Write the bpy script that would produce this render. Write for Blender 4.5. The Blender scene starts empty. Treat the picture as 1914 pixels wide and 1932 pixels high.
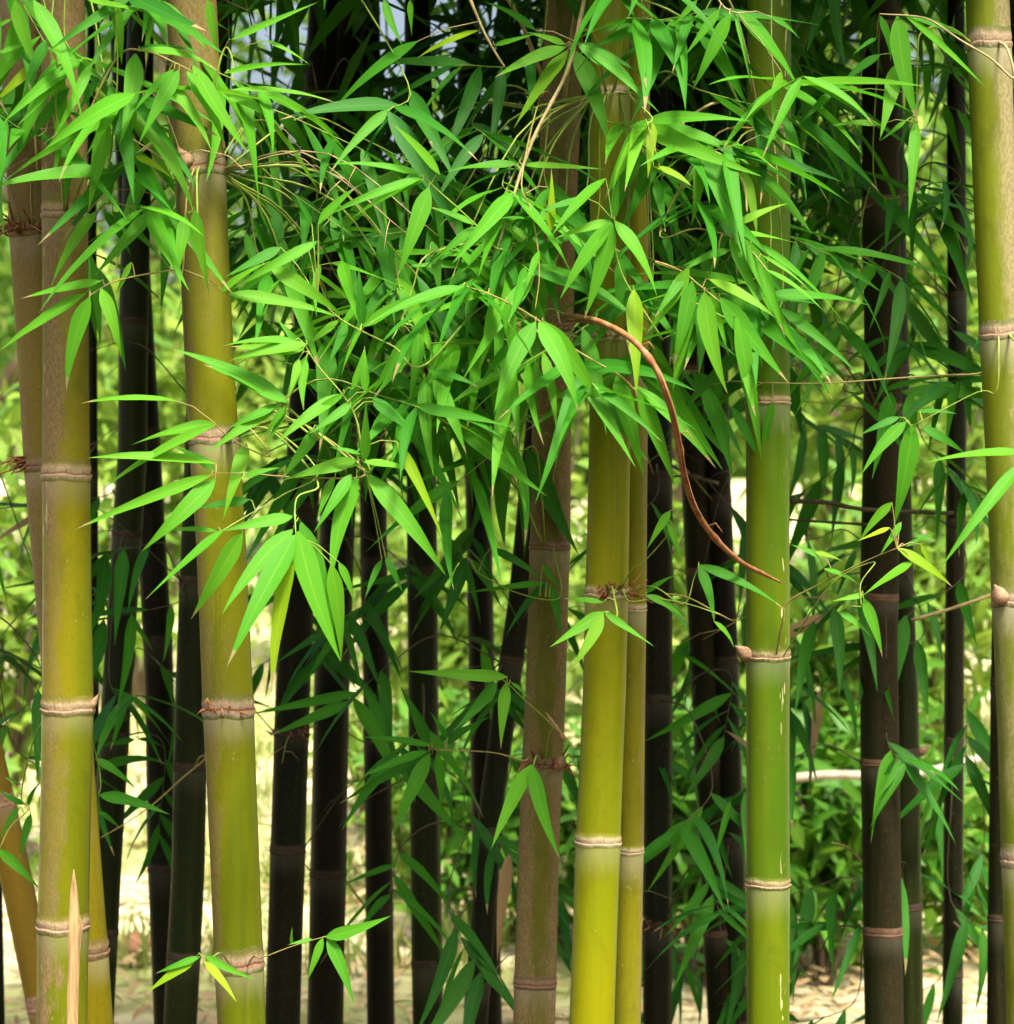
import bpy, math, random
import numpy as np
from mathutils import Vector, Matrix, Quaternion

random.seed(7)
RNG = np.random.default_rng(7)
scene = bpy.context.scene
COL = scene.collection

# ------------------------------------------------------------------ camera, sky, sun, exposure
W, H = 1914.0, 1932.0          # pixel frame in which the photograph was measured
F = 4253.0                     # focal length in those pixels
ZC = 1.5                       # eye height
cam_d = bpy.data.cameras.new('camera')
cam = bpy.data.objects.new('camera', cam_d)
COL.objects.link(cam)
cam.location = (0, 0, ZC)
cam.rotation_euler = (math.radians(90), 0, 0)
cam_d.sensor_width = 36
cam_d.sensor_fit = 'HORIZONTAL'
cam_d.lens = 36 * F / W
cam_d.clip_start = 0.05
cam_d.clip_end = 2000
cam_d.dof.use_dof = True
cam_d.dof.focus_distance = 3.5
cam_d.dof.aperture_fstop = 6.3
scene.camera = cam

SUN_EL, SUN_AZ = math.radians(61), math.radians(24)      # azimuth: to the right, behind the camera
to_sun = Vector((math.sin(SUN_AZ) * math.cos(SUN_EL), -math.cos(SUN_AZ) * math.cos(SUN_EL), math.sin(SUN_EL)))
world = bpy.data.worlds.new('World')
scene.world = world
world.use_nodes = True
wn = world.node_tree
bg = wn.nodes['Background']
sky = wn.nodes.new('ShaderNodeTexSky')
sky.sky_type = 'NISHITA'
sky.sun_disc = False
sky.sun_elevation = SUN_EL
sky.sun_rotation = math.atan2(to_sun.x, to_sun.y)
sky.dust_density = 10.0
sky.ozone_density = 0.4
sky.air_density = 1.2
wn.links.new(sky.outputs[0], bg.inputs[0])
bg.inputs[1].default_value = 0.145
sun_d = bpy.data.lights.new('sun', 'SUN')
sun_d.energy = 4.2
sun_d.angle = math.radians(11.0)
sun_d.color = (1.0, 0.94, 0.84)
sun = bpy.data.objects.new('sun', sun_d)
COL.objects.link(sun)
sun.rotation_euler = to_sun.to_track_quat('Z', 'Y').to_euler()
sun.location = (6, -10, 20)
vs = scene.view_settings
vs.view_transform = 'Standard'
vs.look = 'None'
vs.gamma = 1
vs.use_curve_mapping = False
vs.exposure = 1.2
scene.render.resolution_x, scene.render.resolution_y = 1014, 1024
try:
    scene.cycles.max_bounces = 8
    scene.cycles.transparent_max_bounces = 8
except Exception:
    pass


# ------------------------------------------------------------------ helpers
def P(px, py, Y):
    """the point at distance Y that the camera sees at (px, py)"""
    return Vector(((px - W / 2) * Y / F, Y, ZC + (H / 2 - py) * Y / F))


def tag(o, label=None, cat=None, group=None, kind=None):
    if label: o['label'] = label
    if cat: o['category'] = cat
    if group: o['group'] = group
    if kind: o['kind'] = kind
    return o


def link(o, parent=None):
    COL.objects.link(o)
    if parent is not None:
        o.parent = parent
    return o


def empty(name, loc, label, cat, group=None):
    o = bpy.data.objects.new(name, None)
    o.empty_display_size = 0.1
    o.location = loc
    link(o)
    return tag(o, label, cat, group)


def smooth(me):
    me.polygons.foreach_set('use_smooth', [True] * len(me.polygons))


def mesh_np(name, verts, faces, mat, uv=None, rnd=None, shade=True):
    """verts (n,3); faces: list of (k, array(m,k)); uv per vertex (n,2); rnd per vertex (n)"""
    me = bpy.data.meshes.new(name)
    verts = np.asarray(verts, dtype=np.float32)
    me.vertices.add(len(verts))
    me.vertices.foreach_set('co', verts.ravel())
    idx, starts, s = [], [], 0
    for k, f in faces:
        f = np.asarray(f, dtype=np.int32).reshape(-1, k)
        idx.append(f.ravel())
        starts.append(s + np.arange(len(f), dtype=np.int32) * k)
        s += f.size
    idx = np.concatenate(idx)
    starts = np.concatenate(starts)
    me.loops.add(len(idx))
    me.loops.foreach_set('vertex_index', idx)
    me.polygons.add(len(starts))
    me.polygons.foreach_set('loop_start', starts)
    if uv is not None:
        l = me.uv_layers.new(name='UVMap')
        l.data.foreach_set('uv', np.asarray(uv, dtype=np.float32)[idx].ravel())
    if rnd is not None:
        a = me.attributes.new('rnd', 'FLOAT', 'POINT')
        a.data.foreach_set('value', np.asarray(rnd, dtype=np.float32))
    me.update(calc_edges=True)
    me.validate()
    if shade:
        smooth(me)
    if mat is not None:
        me.materials.append(mat)
    return me


def mesh_obj(name, me, parent=None, loc=None):
    o = bpy.data.objects.new(name, me)
    link(o, parent)
    if loc is not None:
        o.location = loc
    return o


def frames(pts):
    """unit tangents and two normals along a polyline, first normal kept towards the camera side"""
    pts = np.asarray(pts, float)
    t = np.gradient(pts, axis=0)
    t /= np.linalg.norm(t, axis=1)[:, None] + 1e-12
    ref = np.array([0.05, -1.0, 0.02])
    n1 = ref - (t @ ref)[:, None] * t
    bad = np.linalg.norm(n1, axis=1) < 0.15
    if bad.any():
        ref2 = np.array([0.0, 0.0, 1.0])
        n1[bad] = ref2 - (t[bad] @ ref2)[:, None] * t[bad]
    n1 /= np.linalg.norm(n1, axis=1)[:, None]
    n2 = np.cross(t, n1)
    return t, n1, n2


class Geo:
    """collects tubes into one mesh"""
    def __init__(self):
        self.v, self.f4, self.f3, self.uv, self.n = [], [], [], [], 0

    def tube(self, pts, rad, seg=6, v0=0.0, v1=1.0, cap=True):
        pts = np.asarray([tuple(p) for p in pts], float)
        m = len(pts)
        rad = np.broadcast_to(np.asarray(rad, float), (m,))
        t, n1, n2 = frames(pts)
        a = np.arange(seg + 1) / seg * 2 * math.pi + math.pi      # seam at the back
        ring = n1[:, None, :] * np.cos(a)[None, :, None] + n2[:, None, :] * np.sin(a)[None, :, None]
        v = pts[:, None, :] + ring * rad[:, None, None]
        uu = np.broadcast_to((np.arange(seg + 1) / seg)[None, :], (m, seg + 1))
        vv = np.broadcast_to(np.linspace(v0, v1, m)[:, None], (m, seg + 1))
        base = self.n
        self.v.append(v.reshape(-1, 3))
        self.uv.append(np.stack([uu, vv], -1).reshape(-1, 2))
        self.n += m * (seg + 1)
        i, j = np.meshgrid(np.arange(m - 1), np.arange(seg), indexing='ij')
        a0 = base + i * (seg + 1) + j
        self.f4.append(np.stack([a0, a0 + 1, a0 + seg + 2, a0 + seg + 1], -1).reshape(-1, 4))
        if cap:
            for k, flip in ((0, True), (m - 1, False)):
                c = self.n
                self.v.append(pts[k:k + 1])
                self.uv.append(np.array([[0.5, v0 if k == 0 else v1]]))
                self.n += 1
                r = base + k * (seg + 1) + np.arange(seg)
                tri = np.stack([np.full(seg, c), r + 1, r] if flip else [np.full(seg, c), r, r + 1], -1)
                self.f3.append(tri)
        return self

    def build(self, name, mat, parent=None, loc=None):
        fs = []
        if self.f4: fs.append((4, np.concatenate(self.f4)))
        if self.f3: fs.append((3, np.concatenate(self.f3)))
        me = mesh_np(name, np.concatenate(self.v), fs, mat, uv=np.concatenate(self.uv))
        return mesh_obj(name, me, parent, loc)


def smooth_path(pts, n):
    """Catmull-Rom through the given points, n samples"""
    p = [np.array(tuple(q), float) for q in pts]
    if len(p) == 2:
        return [p[0] + (p[1] - p[0]) * k / (n - 1) for k in range(n)]
    p = [2 * p[0] - p[1]] + p + [2 * p[-1] - p[-2]]
    out = []
    segs = len(p) - 3
    for k in range(n):
        u = k / (n - 1) * segs
        i = min(int(u), segs - 1)
        t = u - i
        a, b, c, d = p[i:i + 4]
        out.append(0.5 * ((2 * b) + (-a + c) * t + (2 * a - 5 * b + 4 * c - d) * t * t + (-a + 3 * b - 3 * c + d) * t ** 3))
    return out


# ------------------------------------------------------------------ materials
class NT:
    def __init__(self, name):
        self.m = bpy.data.materials.new(name)
        self.m.use_nodes = True
        self.t = self.m.node_tree
        self.t.nodes.clear()
        self.out = self.t.nodes.new('ShaderNodeOutputMaterial')

    def n(self, typ, **kw):
        nd = self.t.nodes.new('ShaderNode' + typ)
        for k, v in kw.items():
            setattr(nd, k, v)
        return nd

    def l(self, a, b):
        self.t.links.new(a, b)

    def val(self, sock, v):
        if hasattr(v, 'links') or isinstance(v, bpy.types.NodeSocket):
            self.l(v, sock)
        else:
            sock.default_value = v

    def math(self, op, a, b=0.0, clamp=False):
        nd = self.n('Math', operation=op, use_clamp=clamp)
        self.val(nd.inputs[0], a)
        self.val(nd.inputs[1], b)
        return nd.outputs[0]

    def step(self, x, lo, hi):
        nd = self.n('MapRange', interpolation_type='SMOOTHSTEP')
        self.val(nd.inputs[0], x)
        nd.inputs[1].default_value = lo
        nd.inputs[2].default_value = hi
        return nd.outputs[0]

    def mix(self, fac, a, b, blend='MIX'):
        nd = self.n('Mix', data_type='RGBA', blend_type=blend)
        self.val(nd.inputs[0], fac)
        self.val(nd.inputs[6], a if not isinstance(a, tuple) else (*a[:3], 1))
        self.val(nd.inputs[7], b if not isinstance(b, tuple) else (*b[:3], 1))
        return nd.outputs[2]

    def noise(self, vec, scale, detail=3.0, rough=0.55):
        nd = self.n('TexNoise')
        self.l(vec, nd.inputs['Vector'])
        nd.inputs['Scale'].default_value = scale
        nd.inputs['Detail'].default_value = detail
        nd.inputs['Roughness'].default_value = rough
        return nd.outputs['Fac']

    def mapped(self, vec, scale, loc=(0, 0, 0)):
        nd = self.n('Mapping')
        self.l(vec, nd.inputs['Vector'])
        nd.inputs['Scale'].default_value = scale
        nd.inputs['Location'].default_value = loc
        return nd.outputs[0]

    def bump(self, h, strength, dist):
        nd = self.n('Bump')
        nd.inputs['Strength'].default_value = strength
        nd.inputs['Distance'].default_value = dist
        self.l(h, nd.inputs['Height'])
        return nd.outputs[0]

    def principled(self, color, rough=0.5, spec=0.4, normal=None, surface=True):
        b = self.n('BsdfPrincipled')
        self.val(b.inputs['Base Color'], color if not isinstance(color, tuple) else (*color[:3], 1))
        self.val(b.inputs['Roughness'], rough)
        b.inputs['Specular IOR Level'].default_value = spec
        if normal is not None:
            self.l(normal, b.inputs['Normal'])
        if surface:
            self.l(b.outputs[0], self.out.inputs[0])
        return b


def leaf_mat(name, c1, c2, c3, per_object=True, trans=0.48, tip=True, rough=0.55, spec=0.18):
    m = NT(name)
    if per_object:
        rnd = m.n('ObjectInfo').outputs['Random']
    else:
        a = m.n('Attribute', attribute_name='rnd')
        rnd = a.outputs['Fac']
    uv = m.n('UVMap').outputs[0]
    sep = m.n('SeparateXYZ')
    m.l(uv, sep.inputs[0])
    u, v = sep.outputs[0], sep.outputs[1]
    r2 = m.math('FRACT', m.math('MULTIPLY', rnd, 17.31))
    col = m.mix(m.step(rnd, 0.0, 1.0), c1, c2)
    col = m.mix(m.math('MULTIPLY', m.step(r2, 0.78, 1.0), 0.8), col, c3)
    # fine parallel veins, paler midrib, faint blotches
    vein = m.math('SINE', m.math('MULTIPLY', u, 95.0))
    geo = m.n('TexCoord').outputs['Object']
    blot = m.noise(m.mapped(uv, (3.0, 9.0, 1.0)), 2.0, 3)
    col = m.mix(m.math('MULTIPLY', m.step(blot, 0.35, 0.75), 0.35), col, m.mix(0.5, col, c3))
    du = m.math('ABSOLUTE', m.math('SUBTRACT', u, 0.5))
    rib = m.math('SUBTRACT', 1.0, m.step(du, 0.015, 0.05))
    col = m.mix(m.math('MULTIPLY', rib, 0.45), col, (c3[0] * 1.3, c3[1] * 1.15, c3[2] * 1.6))
    if tip:
        r3 = m.math('FRACT', m.math('MULTIPLY', rnd, 41.7))
        lim = m.math('SUBTRACT', 1.03, m.math('MULTIPLY', m.step(r3, 0.35, 1.0), 0.17))
        t = m.math('GREATER_THAN', m.math('ADD', v, m.math('MULTIPLY', blot, 0.05)), m.math('ADD', lim, 0.02))
        col = m.mix(m.math('MULTIPLY', t, 0.85), col, (0.36, 0.27, 0.13))
    r4 = m.math('FRACT', m.math('MULTIPLY', rnd, 73.3))
    sv = m.n('CombineXYZ')
    m.l(m.math('ADD', m.math('MULTIPLY', u, 5.0), m.math('MULTIPLY', rnd, 91.0)), sv.inputs[0])
    m.l(m.math('MULTIPLY', v, 26.0), sv.inputs[1])
    spot = m.noise(sv.outputs[0], 1.5, 4, 0.7)
    col = m.mix(m.math('MULTIPLY', m.step(spot, 0.64, 0.72), m.math('MULTIPLY', m.step(r4, 0.3, 0.8), 0.6)), col, (c3[0] * 1.5 + 0.04, c3[1] * 0.75, c3[2]))
    nrm = m.bump(m.math('MULTIPLY', vein, 0.5), 0.12, 0.0006)
    b = m.principled(col, rough, spec, nrm, surface=False)
    tr = m.n('BsdfTranslucent')
    m.l(m.mix(0.35, col, (c3[0] * 1.1, c3[1] * 1.1, c3[2] * 0.5)), tr.inputs[0])
    mx = m.n('MixShader')
    mx.inputs[0].default_value = trans
    m.l(b.outputs[0], mx.inputs[1])
    m.l(tr.outputs[0], mx.inputs[2])
    m.l(mx.outputs[0], m.out.inputs[0])
    return m.m


def culm_mat(name, ca, cb, brown=(0.16, 0.105, 0.06), brown_amt=0.3, stripes=(), speck=0.4, bloom=0.5, scratch=0.0, seed=0.0, rough=0.38, film=None):
    """ca/cb: two greens of the rind; stripes: (centre, half width, strength) round the culm where the grey-brown film lies"""
    m = NT(name)
    ob = m.n('TexCoord').outputs['Object']
    uv = m.n('UVMap').outputs[0]
    sep = m.n('SeparateXYZ')
    m.l(uv, sep.inputs[0])
    u, v = sep.outputs[0], sep.outputs[1]
    off = (seed * 3.1, seed * 1.7, seed * 5.3)
    big = m.noise(m.mapped(ob, (9, 9, 1.6), off), 1.0, 3)
    streak = m.noise(m.mapped(ob, (70, 70, 2.2), off), 1.0, 4, 0.65)
    fine = m.noise(m.mapped(ob, (1, 1, 0.55), off), 260.0, 2)
    mid = m.noise(m.mapped(ob, (34, 34, 9), off), 1.0, 5, 0.7)
    age = m.n('ObjectInfo').outputs['Random']
    col = m.mix(m.step(m.math('ADD', big, m.math('MULTIPLY', m.math('SUBTRACT', age, 0.5), 0.22)), 0.35, 0.65), ca, cb)
    blotch = m.noise(m.mapped(ob, (22, 22, 12), off), 1.0, 5, 0.7)
    col = m.mix(m.math('MULTIPLY', m.step(blotch, 0.50, 0.66), 0.38), col, (cb[0] * 0.62, cb[1] * 0.60, cb[2]))
    alg = m.noise(m.mapped(ob, (38, 38, 0.9), off), 1.0, 4, 0.6)
    col = m.mix(m.math('MULTIPLY', m.step(alg, 0.56, 0.70), 0.40), col, (ca[0] * 0.45, ca[1] * 0.55, ca[2]))
    vor = m.n('TexVoronoi')
    m.l(m.mapped(ob, (1, 1, 0.8), off), vor.inputs['Vector'])
    vor.inputs['Scale'].default_value = 75.0
    dots = m.math('MULTIPLY', m.math('SUBTRACT', 1.0, m.step(vor.outputs['Distance'], 0.10, 0.26)), m.step(blotch, 0.52, 0.62))
    col = m.mix(m.math('MULTIPLY', dots, 0.55), col, (ca[0] * 1.3 + 0.05, ca[1] * 1.3 + 0.05, ca[2] + 0.03))
    col = m.mix(m.math('MULTIPLY', m.step(streak, 0.5, 0.78), 0.45), col, m.mix(0.6, col, (0.07, 0.075, 0.008)))
    # grey-brown film
    amt = m.math('MULTIPLY', m.step(m.math('ADD', m.math('MULTIPLY', big, 0.55), m.math('MULTIPLY', mid, 0.45)), 0.62 - 0.3 * brown_amt, 0.72 - 0.2 * brown_amt), min(1.0, brown_amt * 1.6))
    for (c, hw, s) in stripes:
        d = m.math('ABSOLUTE', m.math('SUBTRACT', u, c))
        band = m.math('SUBTRACT', 1.0, m.step(m.math('ADD', d, m.math('MULTIPLY', m.math('SUBTRACT', mid, 0.5), 0.40)), hw * 0.45, hw))
        hgt = m.step(m.math('ADD', big, m.math('MULTIPLY', mid, 0.5)), 0.5, 0.8)
        band = m.math('MULTIPLY', band, m.math('MULTIPLY', m.math('ADD', 0.25, m.math('MULTIPLY', hgt, 0.75)), s))
        amt = m.math('MAXIMUM', amt, band)
    if film:
        sz = m.n('SeparateXYZ')
        m.l(ob, sz.inputs[0])
        up = m.step(m.math('ADD', sz.outputs[2], m.math('MULTIPLY', m.math('SUBTRACT', mid, 0.5), 0.9)), film[0], film[1])
        amt = m.math('MAXIMUM', amt, m.math('MULTIPLY', up, film[2]))
    bcol = m.mix(m.step(fine, 0.4, 0.65), brown, (brown[0] * 1.6, brown[1] * 1.6, brown[2] * 1.35))
    col = m.mix(amt, col, bcol)
    col = m.mix(m.math('MULTIPLY', m.step(fine, 0.6, 0.72), speck), col, (0.05, 0.042, 0.015))
    # waxy bloom under each node, a little dirt above it
    bl = m.math('MULTIPLY', m.step(m.math('ADD', v, m.math('MULTIPLY', mid, 0.12)), 0.9, 1.06), bloom)
    col = m.mix(bl, col, (0.40, 0.38, 0.27))
    lo = m.math('MULTIPLY', m.math('SUBTRACT', 1.0, m.step(m.math('ADD', v, m.math('MULTIPLY', mid, 0.06)), 0.02, 0.09)), 0.5)
    col = m.mix(lo, col, (0.20, 0.18, 0.07) if max(ca) > 0.05 else (0.03, 0.025, 0.01))
    if scratch > 0:
        sc = m.noise(m.mapped(ob, (150, 150, 26), off), 1.0, 1)
        reg = m.math('SUBTRACT', 1.0, m.step(m.math('ABSOLUTE', m.math('SUBTRACT', u, scratch)), 0.02, 0.05))
        col = m.mix(m.math('MULTIPLY', m.step(sc, 0.63, 0.67), m.math('MULTIPLY', reg, m.step(big, 0.42, 0.5))), col, (0.42, 0.41, 0.20))
    h = m.math('ADD', m.math('MULTIPLY', streak, 0.6), m.math('MULTIPLY', fine, 0.5))
    rg = m.math('ADD', rough, m.math('MULTIPLY', amt, 0.35))
    m.principled(col, rg, 0.15, m.bump(h, 0.3, 0.0014))
    return m.m


def plain_mat(name, c1, c2, scale=(40, 40, 40), rough=0.75, spec=0.25, bump=0.4, dist=0.002):
    m = NT(name)
    ob = m.n('TexCoord').outputs['Object']
    n1 = m.noise(m.mapped(ob, scale), 1.0, 4, 0.65)
    col = m.mix(m.step(n1, 0.35, 0.68), c1, c2)
    m.principled(col, rough, spec, m.bump(n1, bump, dist))
    return m.m


M = {}
# leaves: young yellow-green, full green, deep old green
M['leaf_bright'] = leaf_mat('leaf bright', (0.060, 0.28, 0.012), (0.085, 0.33, 0.014), (0.14, 0.38, 0.018))
M['leaf_light'] = leaf_mat('leaf light', (0.085, 0.34, 0.014), (0.115, 0.37, 0.016), (0.18, 0.41, 0.022), trans=0.5)
M['leaf_mid'] = leaf_mat('leaf mid', (0.030, 0.20, 0.012), (0.048, 0.245, 0.011), (0.08, 0.29, 0.014))
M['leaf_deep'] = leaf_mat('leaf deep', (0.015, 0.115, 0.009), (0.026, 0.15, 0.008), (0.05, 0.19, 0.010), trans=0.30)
M['leaf_yellow'] = leaf_mat('leaf yellow', (0.17, 0.36, 0.006), (0.22, 0.38, 0.008), (0.29, 0.40, 0.015))
M['leaf_dry'] = leaf_mat('leaf dry', (0.28, 0.19, 0.08), (0.34, 0.24, 0.11), (0.22, 0.13, 0.05), tip=False, trans=0.2)
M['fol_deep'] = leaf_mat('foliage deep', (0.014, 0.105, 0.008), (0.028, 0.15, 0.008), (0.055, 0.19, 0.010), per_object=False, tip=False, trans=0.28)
M['fol_shade'] = leaf_mat('foliage shrub green', (0.03, 0.14, 0.010), (0.06, 0.19, 0.012), (0.14, 0.27, 0.02), per_object=False, tip=False, trans=0.3, spec=0.25, rough=0.5)
M['fol_sun'] = leaf_mat('foliage sunny', (0.07, 0.21, 0.018), (0.17, 0.31, 0.025), (0.34, 0.42, 0.09), per_object=False, tip=False, trans=0.4, spec=0.25, rough=0.6)
M['fol_tree'] = leaf_mat('foliage tree', (0.045, 0.16, 0.018), (0.10, 0.24, 0.022), (0.24, 0.34, 0.05), per_object=False, tip=False, trans=0.35, spec=0.25, rough=0.6)
M['grass'] = leaf_mat('grass blades', (0.12, 0.21, 0.03), (0.20, 0.27, 0.05), (0.34, 0.32, 0.12), per_object=False, tip=False, trans=0.3)
M['litter'] = leaf_mat('leaf litter', (0.34, 0.25, 0.12), (0.45, 0.36, 0.19), (0.26, 0.15, 0.06), per_object=False, tip=False, trans=0.1, rough=0.8)
M['twig'] = plain_mat('twig', (0.21, 0.20, 0.04), (0.28, 0.21, 0.08), (60, 60, 60), 0.55)
M['twig_green'] = plain_mat('green twig', (0.16, 0.26, 0.03), (0.24, 0.30, 0.05), (60, 60, 60), 0.5)
M['twig_dark'] = plain_mat('dark twig', (0.05, 0.045, 0.02), (0.10, 0.075, 0.035), (60, 60, 60), 0.6)
M['cane'] = plain_mat('tan cane', (0.36, 0.28, 0.14), (0.27, 0.22, 0.08), (50, 50, 50), 0.55)
M['dry_branch'] = plain_mat('dry branch', (0.20, 0.075, 0.025), (0.34, 0.17, 0.07), (80, 80, 25), 0.6)
M['node'] = plain_mat('node scar', (0.34, 0.22, 0.13), (0.20, 0.115, 0.06), (90, 90, 160), 0.8)
M['node_pale'] = plain_mat('pale node scar', (0.48, 0.36, 0.21), (0.30, 0.19, 0.10), (70, 70, 190), 0.75)
M['node_grey'] = plain_mat('grey node scar', (0.36, 0.31, 0.21), (0.22, 0.17, 0.10), (80, 80, 120), 0.8)
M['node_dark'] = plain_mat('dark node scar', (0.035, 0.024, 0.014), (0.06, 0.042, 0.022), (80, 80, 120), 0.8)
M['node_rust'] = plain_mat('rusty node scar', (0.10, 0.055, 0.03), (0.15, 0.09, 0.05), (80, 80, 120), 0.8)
M['sheath'] = plain_mat('dry sheath', (0.42, 0.30, 0.14), (0.24, 0.14, 0.055), (190, 190, 9), 0.75, 0.15, 0.9, 0.004)
M['bark'] = plain_mat('bark', (0.10, 0.075, 0.05), (0.17, 0.13, 0.09), (9, 9, 2.5), 0.9, 0.2, 0.8, 0.02)
def node_mat(name, edge, scar, pale):
    m = NT(name)
    ob = m.n('TexCoord').outputs['Object']
    sep = m.n('SeparateXYZ')
    m.l(m.n('UVMap').outputs[0], sep.inputs[0])
    n1 = m.noise(m.mapped(ob, (85, 85, 60)), 1.0, 5, 0.7)
    n2 = m.noise(m.mapped(ob, (260, 260, 60)), 1.0, 3, 0.6)
    v = m.math('ADD', sep.outputs[1], m.math('MULTIPLY', m.math('SUBTRACT', n1, 0.5), 0.22))
    col = m.mix(m.step(v, 0.08, 0.22), edge, pale)
    col = m.mix(m.step(v, 0.24, 0.34), col, scar)
    col = m.mix(m.step(v, 0.40, 0.48), col, (scar[0] * 0.35, scar[1] * 0.32, scar[2] * 0.32))
    col = m.mix(m.step(v, 0.52, 0.62), col, m.mix(0.5, scar, pale))
    col = m.mix(m.step(v, 0.74, 0.92), col, edge)
    col = m.mix(m.math('MULTIPLY', m.step(n2, 0.52, 0.7), 0.55), col, (scar[0] * 0.4, scar[1] * 0.36, scar[2] * 0.32))
    m.principled(col, 0.75, 0.15, m.bump(m.math('ADD', n1, n2), 0.7, 0.003))
    return m.m


M['n_a0'] = node_mat('node a0', (0.15, 0.12, 0.03), (0.24, 0.14, 0.075), (0.26, 0.20, 0.11))
M['n_a1'] = node_mat('node a1', (0.14, 0.13, 0.02), (0.36, 0.24, 0.14), (0.34, 0.29, 0.17))
M['n_b'] = node_mat('node b', (0.11, 0.12, 0.02), (0.30, 0.155, 0.085), (0.34, 0.31, 0.21))
M['n_c'] = node_mat('node c', (0.12, 0.09, 0.045), (0.26, 0.15, 0.085), (0.18, 0.13, 0.08))
M['n_d'] = node_mat('node d', (0.17, 0.18, 0.01), (0.44, 0.33, 0.19), (0.42, 0.40, 0.24))
M['n_f'] = node_mat('node f', (0.085, 0.12, 0.01), (0.40, 0.27, 0.15), (0.28, 0.29, 0.14))
M['n_g'] = node_mat('node g', (0.12, 0.13, 0.04), (0.34, 0.23, 0.14), (0.33, 0.28, 0.18))
M['dead_wood'] = plain_mat('dead pole', (0.46, 0.42, 0.31), (0.34, 0.30, 0.21), (30, 30, 30), 0.8)
M['stone'] = plain_mat('brown stone', (0.26, 0.13, 0.07), (0.15, 0.075, 0.045), (22, 22, 22), 0.85, 0.2, 0.8, 0.008)


def ground_mat():
    m = NT('ground')
    ob = m.n('TexCoord').outputs['Object']
    a = m.noise(ob, 0.55, 5, 0.6)
    b = m.noise(ob, 4.5, 6, 0.7)
    c = m.noise(ob, 38.0, 4, 0.7)
    col = m.mix(m.step(b, 0.35, 0.68), (0.50, 0.44, 0.26), (0.60, 0.55, 0.36))
    col = m.mix(m.math('MULTIPLY', m.step(c, 0.55, 0.72), 0.6), col, (0.24, 0.17, 0.09))
    col = m.mix(m.math('MULTIPLY', m.step(m.math('ADD', a, m.math('MULTIPLY', b, 0.25)), 0.55, 0.74), 0.85), col, (0.24, 0.30, 0.07))
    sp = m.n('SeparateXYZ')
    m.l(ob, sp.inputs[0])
    bounce_cut = m.math('SUBTRACT', 1.0, m.step(m.math('ADD', sp.outputs[1], m.math('MULTIPLY', b, 1.2)), 5.2, 6.6))  # darker soil added on the unseen near ground to cut bounce light
    col = m.mix(bounce_cut, col, m.mix(m.step(c, 0.4, 0.7), (0.035, 0.024, 0.012), (0.085, 0.055, 0.026)))
    h = m.math('ADD', m.math('MULTIPLY', b, 0.5), m.math('MULTIPLY', c, 0.5))
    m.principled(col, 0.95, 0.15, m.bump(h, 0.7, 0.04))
    return m.m


# ------------------------------------------------------------------ ground
def ground_z(y):
    y = np.asarray(y, float)
    t = np.clip((y - 6.6), 0, None)
    z = 0.085 * t * t / (t + 2.5)
    return np.where(y > 32, ground_z_cap, np.minimum(z, ground_z_cap)) if ground_z_cap else z


ground_z_cap = None
ground_z_cap = float(ground_z(32.0))


def build_ground():
    ys = np.concatenate([np.linspace(-60, -2, 12), np.linspace(0, 5, 12), np.linspace(5.4, 16, 90), np.linspace(16.5, 34, 40), np.linspace(40, 600, 14)])
    xs = np.concatenate([np.linspace(-400, -12, 12), np.linspace(-10, 10, 120), np.linspace(12, 400, 12)])
    X, Y = np.meshgrid(xs, ys)
    Z = ground_z(Y)
    near = (np.abs(X) < 11) & (Y > 5) & (Y < 30)
    bump = 0.035 * np.sin(X * 1.7 + 0.6 * Y) * np.cos(Y * 1.3 - 0.4 * X) + RNG.normal(0, 0.008, X.shape)
    Z = Z + np.where(near, bump, 0)
    v = np.stack([X, Y, Z], -1).reshape(-1, 3)
    nx = len(xs)
    i, j = np.meshgrid(np.arange(len(ys) - 1), np.arange(nx - 1), indexing='ij')
    a = i * nx + j
    f = np.stack([a, a + 1, a + nx + 1, a + nx], -1).reshape(-1, 4)
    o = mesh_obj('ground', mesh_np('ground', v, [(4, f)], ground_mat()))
    tag(o, 'pale sunlit soil with dry leaves and grass behind the bamboo', 'ground', kind='structure')


build_ground()

# ------------------------------------------------------------------ leaf meshes
def leaf_profile(t, p=0.24):
    """half width of a bamboo leaf at t (0 base .. 1 tip), maximum 0.5"""
    rise = np.clip(t / p, 0, 1)
    a = np.sin(rise * math.pi / 2) ** 0.75
    fall = np.clip((t - p) / (1 - p), 0, 1)
    b = (1 - fall ** 1.35) ** 1.08
    return 0.5 * np.where(t < p, a, b)


def leaf_mesh(name, mat, bend, lateral, twist, ripple, n=12):
    t = np.linspace(0, 1, n + 1)
    w = leaf_profile(t)
    w[0] = 0.05
    zc = bend * 4 * t * (1 - t) * (0.75 + 0.5 * t)
    yc = lateral * 4 * t * (1 - t)          # in units of length
    vs_, uv = [], []
    for k in range(n + 1):
        tw = twist * (t[k] - 0.3)
        for s in (-1, 0, 1):
            y = s * w[k]
            fold = 0.018 * abs(s) * w[k] * 2 + ripple * math.sin(t[k] * 21 + s) * abs(s)
            vs_.append((t[k], y * math.cos(tw) + yc[k] * 6.0, zc[k] + fold + y * math.sin(tw) * 0.16))
            uv.append((0.5 + 0.5 * s, t[k]))
    fs = []
    for k in range(n):
        for s in (0, 1):
            a = k * 3 + s
            fs.append((a, a + 1, a + 4, a + 3))
    return mesh_np(name, vs_, [(4, np.array(fs))], mat, uv=uv)


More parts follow.
